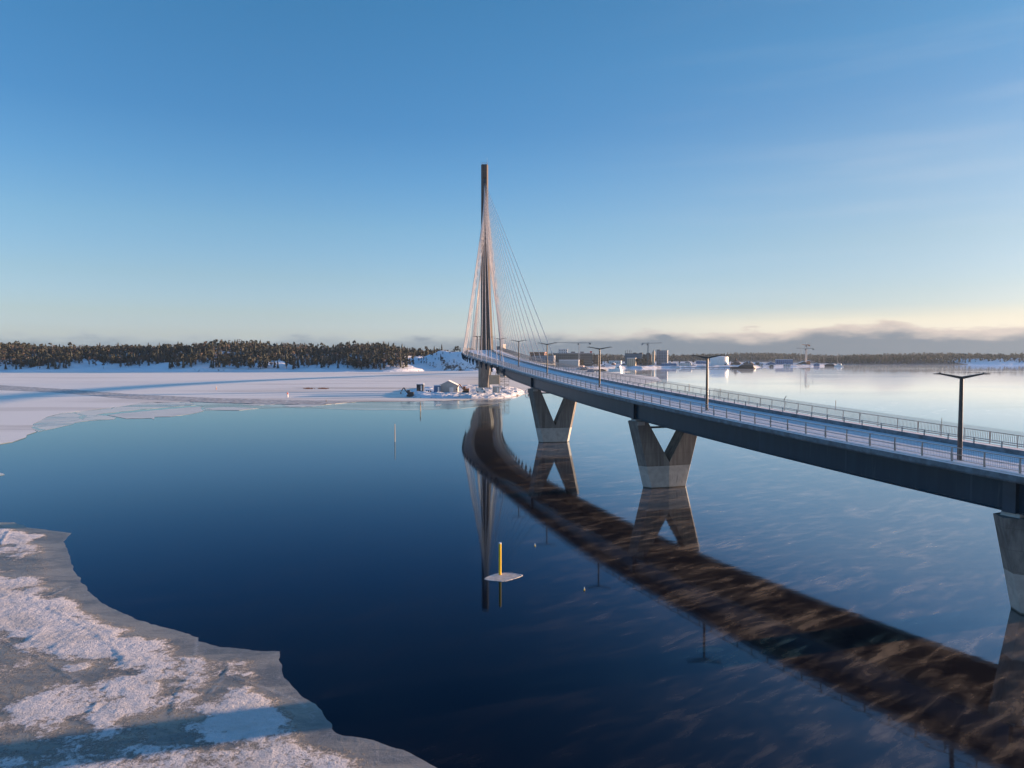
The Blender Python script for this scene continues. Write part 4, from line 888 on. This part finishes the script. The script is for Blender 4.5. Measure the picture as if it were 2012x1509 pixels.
def winmat(name, wall, win, pw, ph, fr=.55):
    m, T, b = base(name); tcx = T.n('ShaderNodeTexCoord').outputs['Object']; s3 = T.n('ShaderNodeSeparateXYZ', {0: tcx}); 
    u = T.m('FRACT', T.m('DIVIDE', T.m('ADD', s3.outputs[0], s3.outputs[1]), pw)); v = T.m('FRACT', T.m('DIVIDE', s3.outputs[2], ph))
    a = T.m('MULTIPLY', T.m('MULTIPLY', T.m('GREATER_THAN', u, .5 - fr / 2), T.m('LESS_THAN', u, .5 + fr / 2)), T.m('MULTIPLY', T.m('GREATER_THAN', v, .3), T.m('LESS_THAN', v, .8)))
    nz = T.n('ShaderNodeSeparateXYZ', {0: T.n('ShaderNodeNewGeometry').outputs['Normal']}).outputs[2]; a = T.m('MULTIPLY', a, T.m('LESS_THAN', nz, .5))
    c = T.mix(T.noise(tcx, .08, 3), tuple(x * .8 for x in wall), tuple(x * 1.15 for x in wall))
    setb(T, b, col=T.mix(a, c, win), rough=T.m('SUBTRACT', .75, T.m('MULTIPLY', a, .5))); return m
M['w_dark'] = winmat('dark_facade', (.17, .16, .14), (.03, .035, .04), 3.2, 3.0)
M['w_brown'] = winmat('brown_facade', (.26, .13, .08), (.03, .03, .03), 3.5, 3.0)
M['w_grey'] = winmat('grey_facade', (.26, .28, .31), (.05, .06, .08), 3.0, 3.0, .5)
M['w_cream'] = winmat('cream_facade', (.55, .45, .32), (.08, .07, .06), 3.4, 3.3, .4)
M['w_glass'] = winmat('glazed_facade', (.10, .14, .17), (.05, .10, .14), 2.4, 3.1, .7)
M['w_white'] = winmat('white_facade', (.62, .62, .60), (.06, .07, .08), 3.6, 3.2, .45)
M['w_blue'] = winmat('blue_facade', (.13, .22, .38), (.03, .04, .06), 3.6, 3.2, .5)
def bld(x0, x1, yt, Y, dep, mt, label, cat_='building', name='apartment_block', roof='flat', rm='snow', rz=-.3, extras=()):
    Xa, _, zt = at(x0, yt, Y); Xb = at(x1, yt, Y)[0]; e_ = empty(name, ((Xa + Xb) / 2, Y, 1.5), label, cat_); z0 = .3
    mb = MB(); zr = zt if roof == 'flat' else zt - (Xb - Xa) * (.0 if roof == 'ridge' else .22)
    if roof == 'ridge': zr = zt - dep * .28
    mb.box(((Xa + Xb) / 2, Y + dep / 2, (z0 + zr) / 2), (Xb - Xa, dep, zr - z0))
    if roof == 'gable': mb.prism([(Xa, Y, zr), (Xb, Y, zr), ((Xa + Xb) / 2, Y, zt)][::-1], [(Xa, Y + dep, zr), (Xb, Y + dep, zr), ((Xa + Xb) / 2, Y + dep, zt)][::-1])
    mb.build('wall', M[mt], e_); mb = MB()
    if roof == 'flat': mb.box(((Xa + Xb) / 2, Y + dep / 2, zr + .3), (Xb - Xa + .6, dep + .6, .6)); mb.build('roof', M[rm], e_)
    elif roof == 'gable':
        for sg, xe in ((-1, Xa), (1, Xb)):
            mb = MB(); xm = (Xa + Xb) / 2; q = [(xm, Y - .5, zt + .05), (xe + sg * .7, Y - .5, zr - .2), (xe + sg * .7, Y + dep + .5, zr - .2), (xm, Y + dep + .5, zt + .05)][::sg]; mb.hexa(q, [(a, b_, c_ + .5) for a, b_, c_ in q]); mb.build('roof', M[rm], e_)
    else:
        for sg, ye in ((-1, Y), (1, Y + dep)):
            mb = MB(); ym = Y + dep / 2; q = [(Xa - .6, ym, zt), (Xa - .6, ye + sg * .6, zr - .2), (Xb + .6, ye + sg * .6, zr - .2), (Xb + .6, ym, zt)][::-sg]; mb.hexa(q, [(a, b_, c_ + .5) for a, b_, c_ in q]); mb.build('roof', M[rm], e_)
    for nm, ex0, ex1, ey, dd_, mm in extras:
        a = at(ex0, ey, Y)[0]; c_ = at(ex1, ey, Y)[0]; zt2 = at(ex0, ey, Y)[2]; mb = MB(); mb.box(((a + c_) / 2, Y + dd_ / 2 + 1.5, (zr + .6 + zt2) / 2), (c_ - a, dd_, max(.5, zt2 - zr - .6))); mb.build(nm, M[mm], e_)
    e_.rotation_euler = (0, 0, rz); return e_
bld(1040, 1070, 692.5, 1180, 16, 'w_brown', 'rust-brown block with a flat roof seen between the right-hand stay cables', rm='rust')
bld(1088, 1164, 694, 1150, 14, 'w_dark', 'long dark six-storey block behind the right-hand stay cables', rz=-.1, extras=[('penthouse', 1097, 1115, 686, 10, 'w_white'), ('stairhouse', 1122, 1130, 691, 8, 'dark'), ('stairhouse', 1140, 1147, 691, 8, 'dark'), ('chimney', 1159, 1163, 690, 5, 'red')])
bld(1045, 1088, 699, 1120, 14, 'w_grey', 'low grey-blue building left of the long dark block', rm='dark')
bld(1098, 1137, 708, 1075, 40, 'pale', 'long low grey-coloured shed with a snowy roof, right of the stay cables', 'shed', 'harbour_shed', 'flat', rz=-.12)
bld(1166, 1176, 698, 1160, 12, 'w_dark', 'narrow dark scaffolded block at the right end of the long dark block', rm='dark')
bld(1196, 1220, 709.5, 1420, 12, 'w_white', 'row of small white houses low behind the golden-lit ship')
bld(1228, 1262, 695, 1300, 16, 'w_glass', 'unfinished glazed block with bare posts on its roof, below the middle crane', rm='dark', extras=[('roof_post', 1228, 1229, 688, 1, 'w_glass'), ('roof_post', 1232, 1233, 687, 1, 'w_glass'), ('roof_post', 1236, 1237, 688, 1, 'w_glass'), ('roof_post', 1239.5, 1240.5, 688, 1, 'w_glass'), ('stairhouse', 1244, 1250, 693, 8, 'dark'), ('stairhouse', 1256, 1262, 693, 8, 'dark')])
bld(1262, 1280, 697, 1305, 16, 'w_dark', 'dark unfinished block right under the middle crane', rm='dark', extras=[('stairhouse', 1270, 1277, 693.5, 8, 'dark')])
bld(1232, 1248.5, 704, 1200, 10, 'w_cream', 'small cream block with sunlit right side, standing near the shore before the glazed block')
sp = bld(1281, 1286, 692, 1290, 6, 'tan', 'slim sunlit tan tower with a pointed top, left of the grey tower block', 'tower', 'tower', 'flat', 'tan')
Xs, _, zs_ = at(1283.5, 692, 1293); mb = MB(); mb.prism([(Xs - 1.6, 1291, zs_ + .6), (Xs + 1.6, 1291, zs_ + .6), (Xs + 1.6, 1295, zs_ + .6), (Xs - 1.6, 1295, zs_ + .6)], [(Xs - .2, 1292.8, zs_ + 5), (Xs + .2, 1292.8, zs_ + 5), (Xs + .2, 1293.2, zs_ + 5), (Xs - .2, 1293.2, zs_ + 5)]); mb.build('spire', M['tan'], sp)
bld(1290, 1311, 689, 1320, 18, 'w_grey', 'tall grey tower block, right of the slim tan tower', rm='pale', extras=[('stairhouse', 1290, 1297, 687, 8, 'dark')])
bld(983.5, 988, 677, 1500, 20, 'tan', 'narrow sunlit tower seen just right of the pylon, behind the deck', 'tower', 'tower')
bld(974, 982, 681, 1550, 16, 'w_glass', 'blue-grey tower with a narrow top, between the pylon and the sunlit tower', 'tower', 'tower', rm='dark')
bld(1300, 1328, 714, 1240, 12, 'w_blue', 'low blue sheds by the water, right of the tower block', 'shed', 'harbour_shed')
bld(1334, 1358, 714, 1235, 12, 'w_white', 'low white house with dark windows, behind the second lamp from the right', 'house', 'house')
bld(1368, 1392, 709.5, 1500, 14, 'w_blue', 'low pale-blue hall left of the white storage tank', 'hall', 'hall')
# tank
Xa, _, zt = at(1413, 701, 1330); rt = 17.5 * 1330 / F_PX; tk = empty('storage_tank', (Xa, 1330, 1), 'big round white storage tank, its right side lit by the sun', 'tank')
mb = MB(); mb.tube((Xa, 1330, 0), (Xa, 1330, zt), rt, None, 40); mb.build('tank_wall', M['white'], tk); mb = MB(); mb.tube((Xa, 1330, zt + .03), (Xa, 1330, zt + 1.2), rt + .2, rt * .4, 40); mb.build('roof', M['snow'], tk)
mb = MB(); mb.box((Xa + 7, 1330 - rt * .93, 4), (3, .6, 3.5)); mb.build('hatch', M['dark'], tk)
# snowy heaps
def heap(px0, px1, yt, Y, label, seed=1, mt='rocksnow'):
    Xa = at(px0, yt, Y)[0]; Xb, _, zt = at(px1, yt, Y); cx_, w_ = (Xa + Xb) / 2, (Xb - Xa) / 2; n = 22; zt *= .82; V, Fq = [], []
    for j in range(13):
        for i in range(n + 1):
            u = -1 + 2 * i / n; v = -1 + 2 * j / 12; h = max(0, 1 - u * u) ** .8 * max(0, 1 - v * v) ** .7 * (.45 + .9 * float(fbm(u * 3 + seed, v * 3, seed, 4))) * zt; V.append((cx_ + u * w_ - cx_, v * w_ * .45, h - .5))
    for j in range(12):
        for i in range(n): a = j * (n + 1) + i; Fq.append((a, a + 1, a + n + 2, a + n + 1))
    me = tri_mesh('snow_heap', V, Fq, [M[mt]]); o = bpy.data.objects.new('snow_heap', me); C.objects.link(o); o.location = (cx_, Y, 0); return tag(o, label, 'snow heap', 'snow heaps along the harbour')
heap(1434, 1458, 702, 1320, 'highest blue-white snow heap, just right of the white tank', 2); heap(1455, 1484, 704.5, 1310, 'snow heap sloping down to the right, behind the dark barge', 5)
heap(1258, 1296, 717, 1215, 'low sunlit snow heap by the water below the middle crane', 7); heap(1476, 1502, 708, 1400, 'dark-topped heap right of the barge', 9); heap(1130, 1162, 718, 1010, 'sunlit snow heap right of the long low shed', 11)
for px0, px1, yt, Y_, mt, lb in [(1506, 1524, 711, 1400, 'w_blue', 'small blue house with a snowy gable, right of the dark heap'), (1525, 1557, 706.5, 1420, 'w_blue', 'wide low hall with a snowy blue roof, left of the far cranes'), (1566, 1592, 710, 1430, 'w_dark', 'dark low building at the foot of the far cranes'), (1586, 1592, 708.5, 1415, 'rust', 'small orange hut right below the far cranes')]:
    bld(px0, px1, yt, Y_, 14, mt, lb, 'building', 'harbour_building', 'gable' if px1 - px0 < 30 else 'flat')
for px0, px1, yt, Y_, mt, lb, rf in [(1166, 1174, 716, 1160, 'w_white', 'small white hut beside the dark trees, above the dark barge', 'snow'), (1180, 1190, 717.5, 1180, 'w_blue', 'small blue hut with a snowy roof between the barge and the white houses', 'snow'), (1201, 1208, 713, 1330, 'w_brown', 'brown house at the left end of the row of white houses', 'snow'),
                                    (1222, 1230, 714, 1300, 'w_dark', 'small dark house left of the cream block', 'snow'), (1300, 1309, 710, 1330, 'w_brown', 'low brown house at the foot of the grey tower block', 'snow'), (1312, 1322, 711.5, 1370, 'w_white', 'pale house with a snowy roof behind the low blue sheds', 'snow'), (1346, 1356, 709.5, 1420, 'w_grey', 'grey house behind the low white house', 'snow'),
                                    (1358, 1367, 716, 1240, 'w_blue', 'tiny blue kiosk on the quay left of the jetty trees', 'snow'), (1490, 1499, 716.5, 1270, 'w_white', 'small white hut right of the long dark barge', 'snow'), (1512, 1520, 716.5, 1290, 'w_dark', 'small dark shed on the quay before the small blue house', 'snow'), (1540, 1546, 715, 1290, 'w_white', 'white upright hut on the quay before the wide low hall', 'snow'),
                                    (1548, 1553, 715.5, 1290, 'w_white', 'narrower white hut on the quay, the right one of a pair', 'snow'), (1600, 1610, 713.5, 1330, 'w_blue', 'low blue shed between the far cranes and the dark flat barge', 'snow'), (1138, 1146, 719.5, 1080, 'rust', 'orange container at the right end of the long low shed', 'snow')]:
    bld(px0, px1, yt, Y_, 8, mt, lb, 'hut', 'harbour_hut', 'gable' if mt != 'rust' else 'flat', rf)
# trees in the harbour
for i, (px, py, k, sc) in enumerate([(1136, 722, 7, .9), (1140, 722, 8, 1.0), (1145, 722, 4, .9), (1150, 721, 3, 1.0), (1155, 720, 4, .95), (1160, 720, 8, .9), (1165, 720, 3, .8), (1170, 719, 9, .9), (1176, 719, 4, .8), (1182, 718, 3, .8), (1188, 718, 8, .7), (1194, 717, 4, .75), (1252, 720, 4, 1.0), (1257, 720, 3, 1.0), (1262, 719, 5, 1.1), (1268, 719, 4, 1.0), (1274, 719, 8, .9), (1279, 718, 3, .9),
                                     (1320, 716, 4, .7), (1335, 715, 3, .7), (1350, 714, 5, .7), (1362, 714, 4, .7), (1376, 714, 3, .6), (1204, 716, 3, .6), (1212, 716, 4, .6), (1220, 716, 8, .6)]):
    X_, Y_ = G(px, py + 3); Y_ += 12; tree(k, ((px - CX) / F_PX * Y_, Y_, 1.0), sc * 1.1, i * 1.3, ('leafless brown tree' if k > 6 else 'dark pine') + (' beside the long dark block behind the stay cables' if px < 1200 else ' behind the row of white houses' if px < 1230 else ' between the cream block and the slim tan tower' if px < 1300 else ' behind the low blue and white sheds'), 'trees among the harbour buildings')
# tower cranes
def crane(px, ytop, Y, xl, xr, yj, label, mt, mt2=None, zb=1.0):
    X, _, zt = at(px, ytop, Y); zj = at(px, yj, Y)[2]; e_ = empty('tower_crane', (X, Y, zb), label, 'crane'); w_ = 1.0
    mb = MB()
    for a, b_ in ((-1, -1), (1, -1), (1, 1), (-1, 1)): mb.beam((X + a * w_, Y + b_ * w_, zb), (X + a * w_, Y + b_ * w_, zj), .38, .38)
    z = zb; k = 0
    while z < zj - 3: s_ = 1 if k % 2 else -1; mb.beam((X - s_ * w_, Y - w_, z), (X + s_ * w_, Y - w_, z + 3), .25, .25); mb.beam((X - w_, Y - s_ * w_, z), (X - w_, Y + s_ * w_, z + 3), .25, .25); z += 3; k += 1
    mb.build('mast', M[mt], e_)
    xa, za = at(xr, yj - (4.5 if abs(xr - px) > abs(xl - px) and mt2 is None else 0), Y)[0::2]
    for nm, xe, sg in (('jib', max((xl, xr), key=lambda q: abs(q - px)), 1), ('counter_jib', min((xl, xr), key=lambda q: abs(q - px)), 0)):
        Xe = at(xe, yj, Y)[0]; ze = zj + (1.5 if nm == 'jib' else .5); mb = MB()
        mb.beam((X, Y - .6, zj + .4), (Xe, Y - .6, ze + .4), .35, .35); mb.beam((X, Y + .6, zj + .4), (Xe, Y + .6, ze + .4), .35, .35); mb.beam((X, Y, zj + 2), (Xe, Y, ze + (1.0 if sg else 1.6)), .35, .35); n = 14
        for i in range(n): t0, t1 = i / n, (i + .5) / n; mb.beam((X + (Xe - X) * t0, Y, zj + .4 + (ze - zj) * t0), (X + (Xe - X) * t1, Y, zj + 1.9 + (ze - zj) * t1 - .8 * t1), .22, .22)
        if not sg: mb.box((Xe, Y, ze - .6), (3.2, 1.8, 2.6))
        mb.build(nm, M[mt2 or mt], e_)
    mb = MB(); mb.beam((X, Y, zj + .4), (X, Y, zt), .8, .8); mb.build('cat_head', M[mt], e_); mb = MB(); mb.box((X - 1.6, Y - 1.2, zj - 1.0), (1.8, 1.8, 2.2)); mb.build('cab', M['dark'], e_)
M['crane_pale'] = simple('pale_crane_paint', (.55, .50, .45), .5, .1, .5); M['crane_grey'] = simple('grey_crane_paint', (.13, .17, .19), .5, .1, .5)
crane(1138, 673, 1130, 1086, 1159, 675, 'pale tower crane with a very long level jib, standing behind the long dark block', 'crane_pale', 'crane_grey')
crane(1273.5, 672, 1290, 1262, 1301, 676, 'dark grey tower crane in the middle of the harbour, jib rising to the right', 'crane_grey')
crane(1585, 674, 1440, 1576, 1590, 679, 'far tower crane with an orange and cream head', 'crane_pale', 'rust'); crane(1583.5, 684.5, 1436, 1564, 1598, 686, 'lower dark tower crane standing close behind the orange-headed one', 'crane_pale', 'crane_grey')
# masts
for px, yt, Y_, lb in [(1574, 665, 1450, 'tall thin lattice mast left of the far cranes'), (1619, 701, 1400, 'slim mast between the far cranes and the yellow boat'), (1645.5, 693, 1380, 'slim mast standing above the yellow-white boat')]:
    X_, _, z_ = at(px, yt, Y_); mb = MB(); mb.tube((X_, Y_, 0), (X_, Y_, z_), .4, .22, 6)
    for q in range(3): mb.beam((X_ - .8, Y_, z_ * (.5 + .2 * q)), (X_ + .8, Y_, z_ * (.5 + .2 * q)), .12, .12)
    tag(mb.build('mast', M['crane_grey'], None, loc=(X_, Y_, 0)), lb, 'mast')
# boats
def boat(px0, px1, py, hull, top, label, cx0, cx1, cyt, hh=2.0, bow=1, rz=0.0):
    Xa, Y = G(px0, py); Xb = (px1 - CX) / F_PX * Y; e_ = empty('boat', ((Xa + Xb) / 2, Y, 0), label, 'boat'); L = Xb - Xa; B = max(2.5, L * .14)
    st_ = []; 
    for i in range(9):
        t = i / 8; tb = t if bow > 0 else 1 - t; w_ = B * (1 if tb < .55 else math.sqrt(max(.0, 1 - ((tb - .55) / .45) ** 2)) + .03); sh_ = hh * (1 + .35 * max(0, tb - .5)); x = Xa + L * t
        st_.append([(x, Y - w_ * .7, -.4), (x, Y + 2 * B - B + w_ * .7 - B, -.4), (x, Y + w_, sh_), (x, Y - w_, sh_)])
    mb = MB(); mb.sweep(st_); mb.build('hull', M[hull], e_)
    a, c_ = (cx0 - CX) / F_PX * Y, (cx1 - CX) / F_PX * Y; zt = at(px0, cyt, Y)[2]; mb = MB()
    mb.hexa([(a, Y - B * .6, hh + .02), (c_, Y - B * .6, hh + .02), (c_, Y + B * .6, hh + .02), (a, Y + B * .6, hh + .02)], [(a + (c_ - a) * .25, Y - B * .5, zt), (c_ - (c_ - a) * .08, Y - B * .5, zt), (c_ - (c_ - a) * .08, Y + B * .5, zt), (a + (c_ - a) * .25, Y + B * .5, zt)]); mb.build('cabin', M[top], e_)
    mb = MB(); mb.box(((a + c_) / 2 + (c_ - a) * .1, Y - B * .58, hh + (zt - hh) * .55), ((c_ - a) * .35, .1, (zt - hh) * .25)); mb.build('window', M['glass'], e_)
    mb = MB(); mb.tube(((a + c_) / 2, Y, zt), ((a + c_) / 2, Y, zt + 3), .12, .06, 5); mb.build('mast', M['rail'], e_); e_.rotation_euler = (0, 0, rz); return e_
boat(1193, 1224, 730.5, 'white', 'white', 'cream boat shining golden in the sun, right of the third lamp', 1209, 1222, 718.5, 3.4, -1, -.75)
boat(1166, 1192, 730, 'dark', 'dark', 'low dark barge moored left of the golden-lit boat', 1178, 1186, 725, 2.4, 1)
boat(1150, 1170, 731.5, 'blue', 'blue', 'small boat under a blue cover, left of the dark barge', 1153, 1166, 725, 1.0, 1)
boat(1436, 1485, 724.5, 'dark', 'rocksnow', 'long dark barge heaped with snow, right of the white tank', 1448, 1480, 716, 3.0, 1)
boat(1640, 1656, 720.5, 'white', 'white', 'yellow-white boat at the tip of the far harbour', 1643, 1653, 714.5, 2.4, 1, -.6)
boat(1620, 1640, 720, 'dark', 'dark', 'dark flat barge left of the yellow-white boat at the harbour tip', 1621, 1638, 715, 3, -1)
boat(1327, 1336, 724, 'white', 'white', 'tiny white boat at the shore below the low blue sheds', 1329, 1333, 722, 1.2, 1)
# jetty
Xa, Ya = G(1338, 724); Xb = (1440 - CX) / F_PX * Ya; jt = empty('jetty', ((Xa + Xb) / 2, Ya, 0), 'long low jetty with snow on top before the white tank', 'jetty')
mb = MB(); mb.box(((Xa + Xb) / 2, Ya, 1.3), (Xb - Xa, 5, .7)); mb.build('deck', M['dark'], jt); mb = MB(); mb.box(((Xa + Xb) / 2, Ya, 1.82), (Xb - Xa - .4, 4.6, .3)); mb.build('snow_cover', M['snow'], jt)
for k in range(9): xx = Xa + (Xb - Xa) * (k + .5) / 9; mb = MB(); mb.tube((xx, Ya - 1.8, -1), (xx, Ya - 1.8, .95), .35, None, 6); mb.build('post', M['dark'], jt)

# ---------------- markers, floats and the yellow spar ----------------
def Zat(px, py, Y): return at(px, py, Y)[2]
X, Y = G(982.5, 1129.5); z = at(982.5, 1066, Y)[2]
sp = empty('spar_marker', (X, Y, 0), 'yellow spar marker frozen into a small oval ice floe in the foreground water', 'marker')
mb = MB(); r_ = 2.6 * Y / F_PX; mb.tube((X, Y, -1), (X, Y, z - .12), r_, None, 16); mb.build('pole', M['yellow'], sp); mb = MB(); mb.tube((X, Y, z - .117), (X, Y, z), r_ * 1.02, r_ * .9, 16); mb.build('cap', M['white'], sp)
FL = [(949, 1138), (960, 1132), (975, 1127.5), (990, 1125.5), (1005, 1125.8), (1020, 1128.5), (1027, 1130), (1027.5, 1132), (1010, 1138), (990, 1143.5), (975, 1142.5), (960, 1141)]
fl = [G(*q) for q in FL]
for _ in range(2): fl = [q for a, b_ in zip(fl, fl[1:] + fl[:1]) for q in ((a[0] * .75 + b_[0] * .25, a[1] * .75 + b_[1] * .25), (a[0] * .25 + b_[0] * .75, a[1] * .25 + b_[1] * .75))]
P_ = resample(fl + fl[:1], .12)[:-1]; rr_ = random.Random(4); P_ = [(a + rr_.uniform(-.02, .02), b_ + rr_.uniform(-.03, .03)) for a, b_ in P_]
cx_, cy_ = np.mean([p_[0] for p_ in P_]), np.mean([p_[1] for p_ in P_]); mb = MB(); ring = lambda s_, z_, zj=0: [(cx_ + (a - cx_) * s_, cy_ + (b_ - cy_) * s_, z_ + zj * rr_.uniform(-1, 1)) for a, b_ in P_]
mb.sweep([ring(.97, -.08), ring(1.0, .01), ring(.985, .035, .008), ring(.93, .045, .012), ring(.86, .03, .004), ring(.4, .03, .003)][:], True, True)
m, T, b = base('floe_ice'); p = pos(T); c = T.mix(T.ss(T.noise(p, 3, 5), .35, .65), (.42, .36, .31), (.55, .50, .45)); setb(T, b, col=c, rough=.45, nrm=bump(T, T.noise(p, 12, 4), .6, .03))
tag(mb.build('ice_floe', m, None, loc=(cx_, cy_, 0)), 'small oval ice floe around the foot of the yellow spar', 'ice floe')
def stick(px, yt, yb, label, mt='rail', name='channel_stake', wpx=1.6, lean=0, band=None):
    X, Y = G(px, yb); z = at(px, yt, Y)[2]; r_ = max(.045, wpx / 2 * Y / F_PX); e_ = empty(name, (X, Y, 0), label, 'stake'); mb = MB(); X2 = X + lean * Y / F_PX
    mb.tube((X, Y, -.8), (X + (X2 - X) * .6, Y, z * .6), r_, None, 8); mb.build('lower_pole', M[mt], e_); mb = MB(); mb.tube((X + (X2 - X) * .6, Y, z * .6), (X2, Y, z), r_, r_ * .7, 8); mb.build('upper_pole', M[band or mt], e_)
stick(776, 833, 868, 'thin pale stake in open water, left of the bridge reflection', 'tan', wpx=1.6, band='tan'); stick(826, 789, 808, 'thin stake just off the ice edge before the works islet', 'tan', wpx=2, band='dark')
stick(565, 771, 781, 'red and white stake standing on the far ice before the brash channel', 'white', wpx=3, band='red'); stick(641, 785, 790, 'short dark stake at the far ice edge', 'dark', wpx=1.5); stick(425, 759, 766, 'pale orange stake on the far snowy ice, farthest left', 'rust', wpx=1.6, band='tan')
for px, yt, yb, ln, lb in [(1354, 754, 763, 0, 'thin stake in the open water, farthest left of the bridge row'), (1415, 763, 775, 0, 'thin stake in the water behind the far railing, right of the second lamp'), (1539, 788, 779, 6, ''), (1642, 786, 797, 0, 'thin stake in the water midway between the two nearest lamps'), (1850, 821, 843, 0, 'tallest stake behind the far railing, just left of the nearest lamp')]:
    if lb: stick(px, yt, yb, lb, 'tan', wpx=1.4)
stick(1539, 778, 786.5, 'leaning stake in the water between the two nearest lamps', 'dark', wpx=1.4, lean=6)
for px, py, lb in [(1051, 1071, 'tiny pale float, the farther one near the reflected lamp'), (1148, 1158, 'tiny pale float, the nearer one, left of a reflected lamp')]:
    X, Y = G(px, py + 2); r_ = .07; e_ = empty('float', (X, Y, 0), lb, 'float'); mb = MB(); mb.tube((X, Y, -.05), (X, Y, .12), r_, r_ * .8, 10); mb.build('body', M['yellow'], e_); mb = MB(); mb.tube((X, Y, .122), (X, Y, .30), r_ * .6, r_ * .4, 10); mb.build('top', M['white'], e_)
# reeds on the far ice
rs = random.Random(8); V, Fq = [], []
for k in range(500):
    px = rs.choice([rs.gauss(606, 5), rs.gauss(635, 5)]); X, Y = G(px, 764.5 + rs.uniform(-.6, .6)); a = len(V); h = rs.uniform(.5, 1.2); V += [(X - .08, Y, 0), (X + .08, Y, 0), (X + rs.uniform(-.3, .3), Y, h)]; Fq.append((a, a + 1, a + 2))
me = tri_mesh('reeds', V, Fq, [M['rust']]); o = bpy.data.objects.new('reeds', me); C.objects.link(o); tag(o, kind='stuff')
heap(597, 640, 763.3, 440, 'low snow bank with brown reeds on the far ice', 3, 'snow')
# keep the named levels tidy

# ---------------- air ----------------
HD = 0.00004
m = bpy.data.materials.new('haze'); m.use_nodes = True; T = NT(m.node_tree); T.t.nodes.clear()
pv = T.n('ShaderNodeVolumePrincipled', {'Color': (.62, .80, 1.0, 1), 'Density': HD, 'Anisotropy': .3})
ou = T.n('ShaderNodeOutputMaterial'); T.link(pv.outputs[0], ou.inputs['Volume'])
mb = MB(); mb.hexa([(-1800, -700, -2), (2200, -700, -2), (2200, 3200, -2), (-1800, 3200, -2)], [(-1800, -700, 150), (2200, -700, 150), (2200, 3200, 150), (-1800, 3200, 150)])
tag(mb.build('haze', m), kind='stuff')
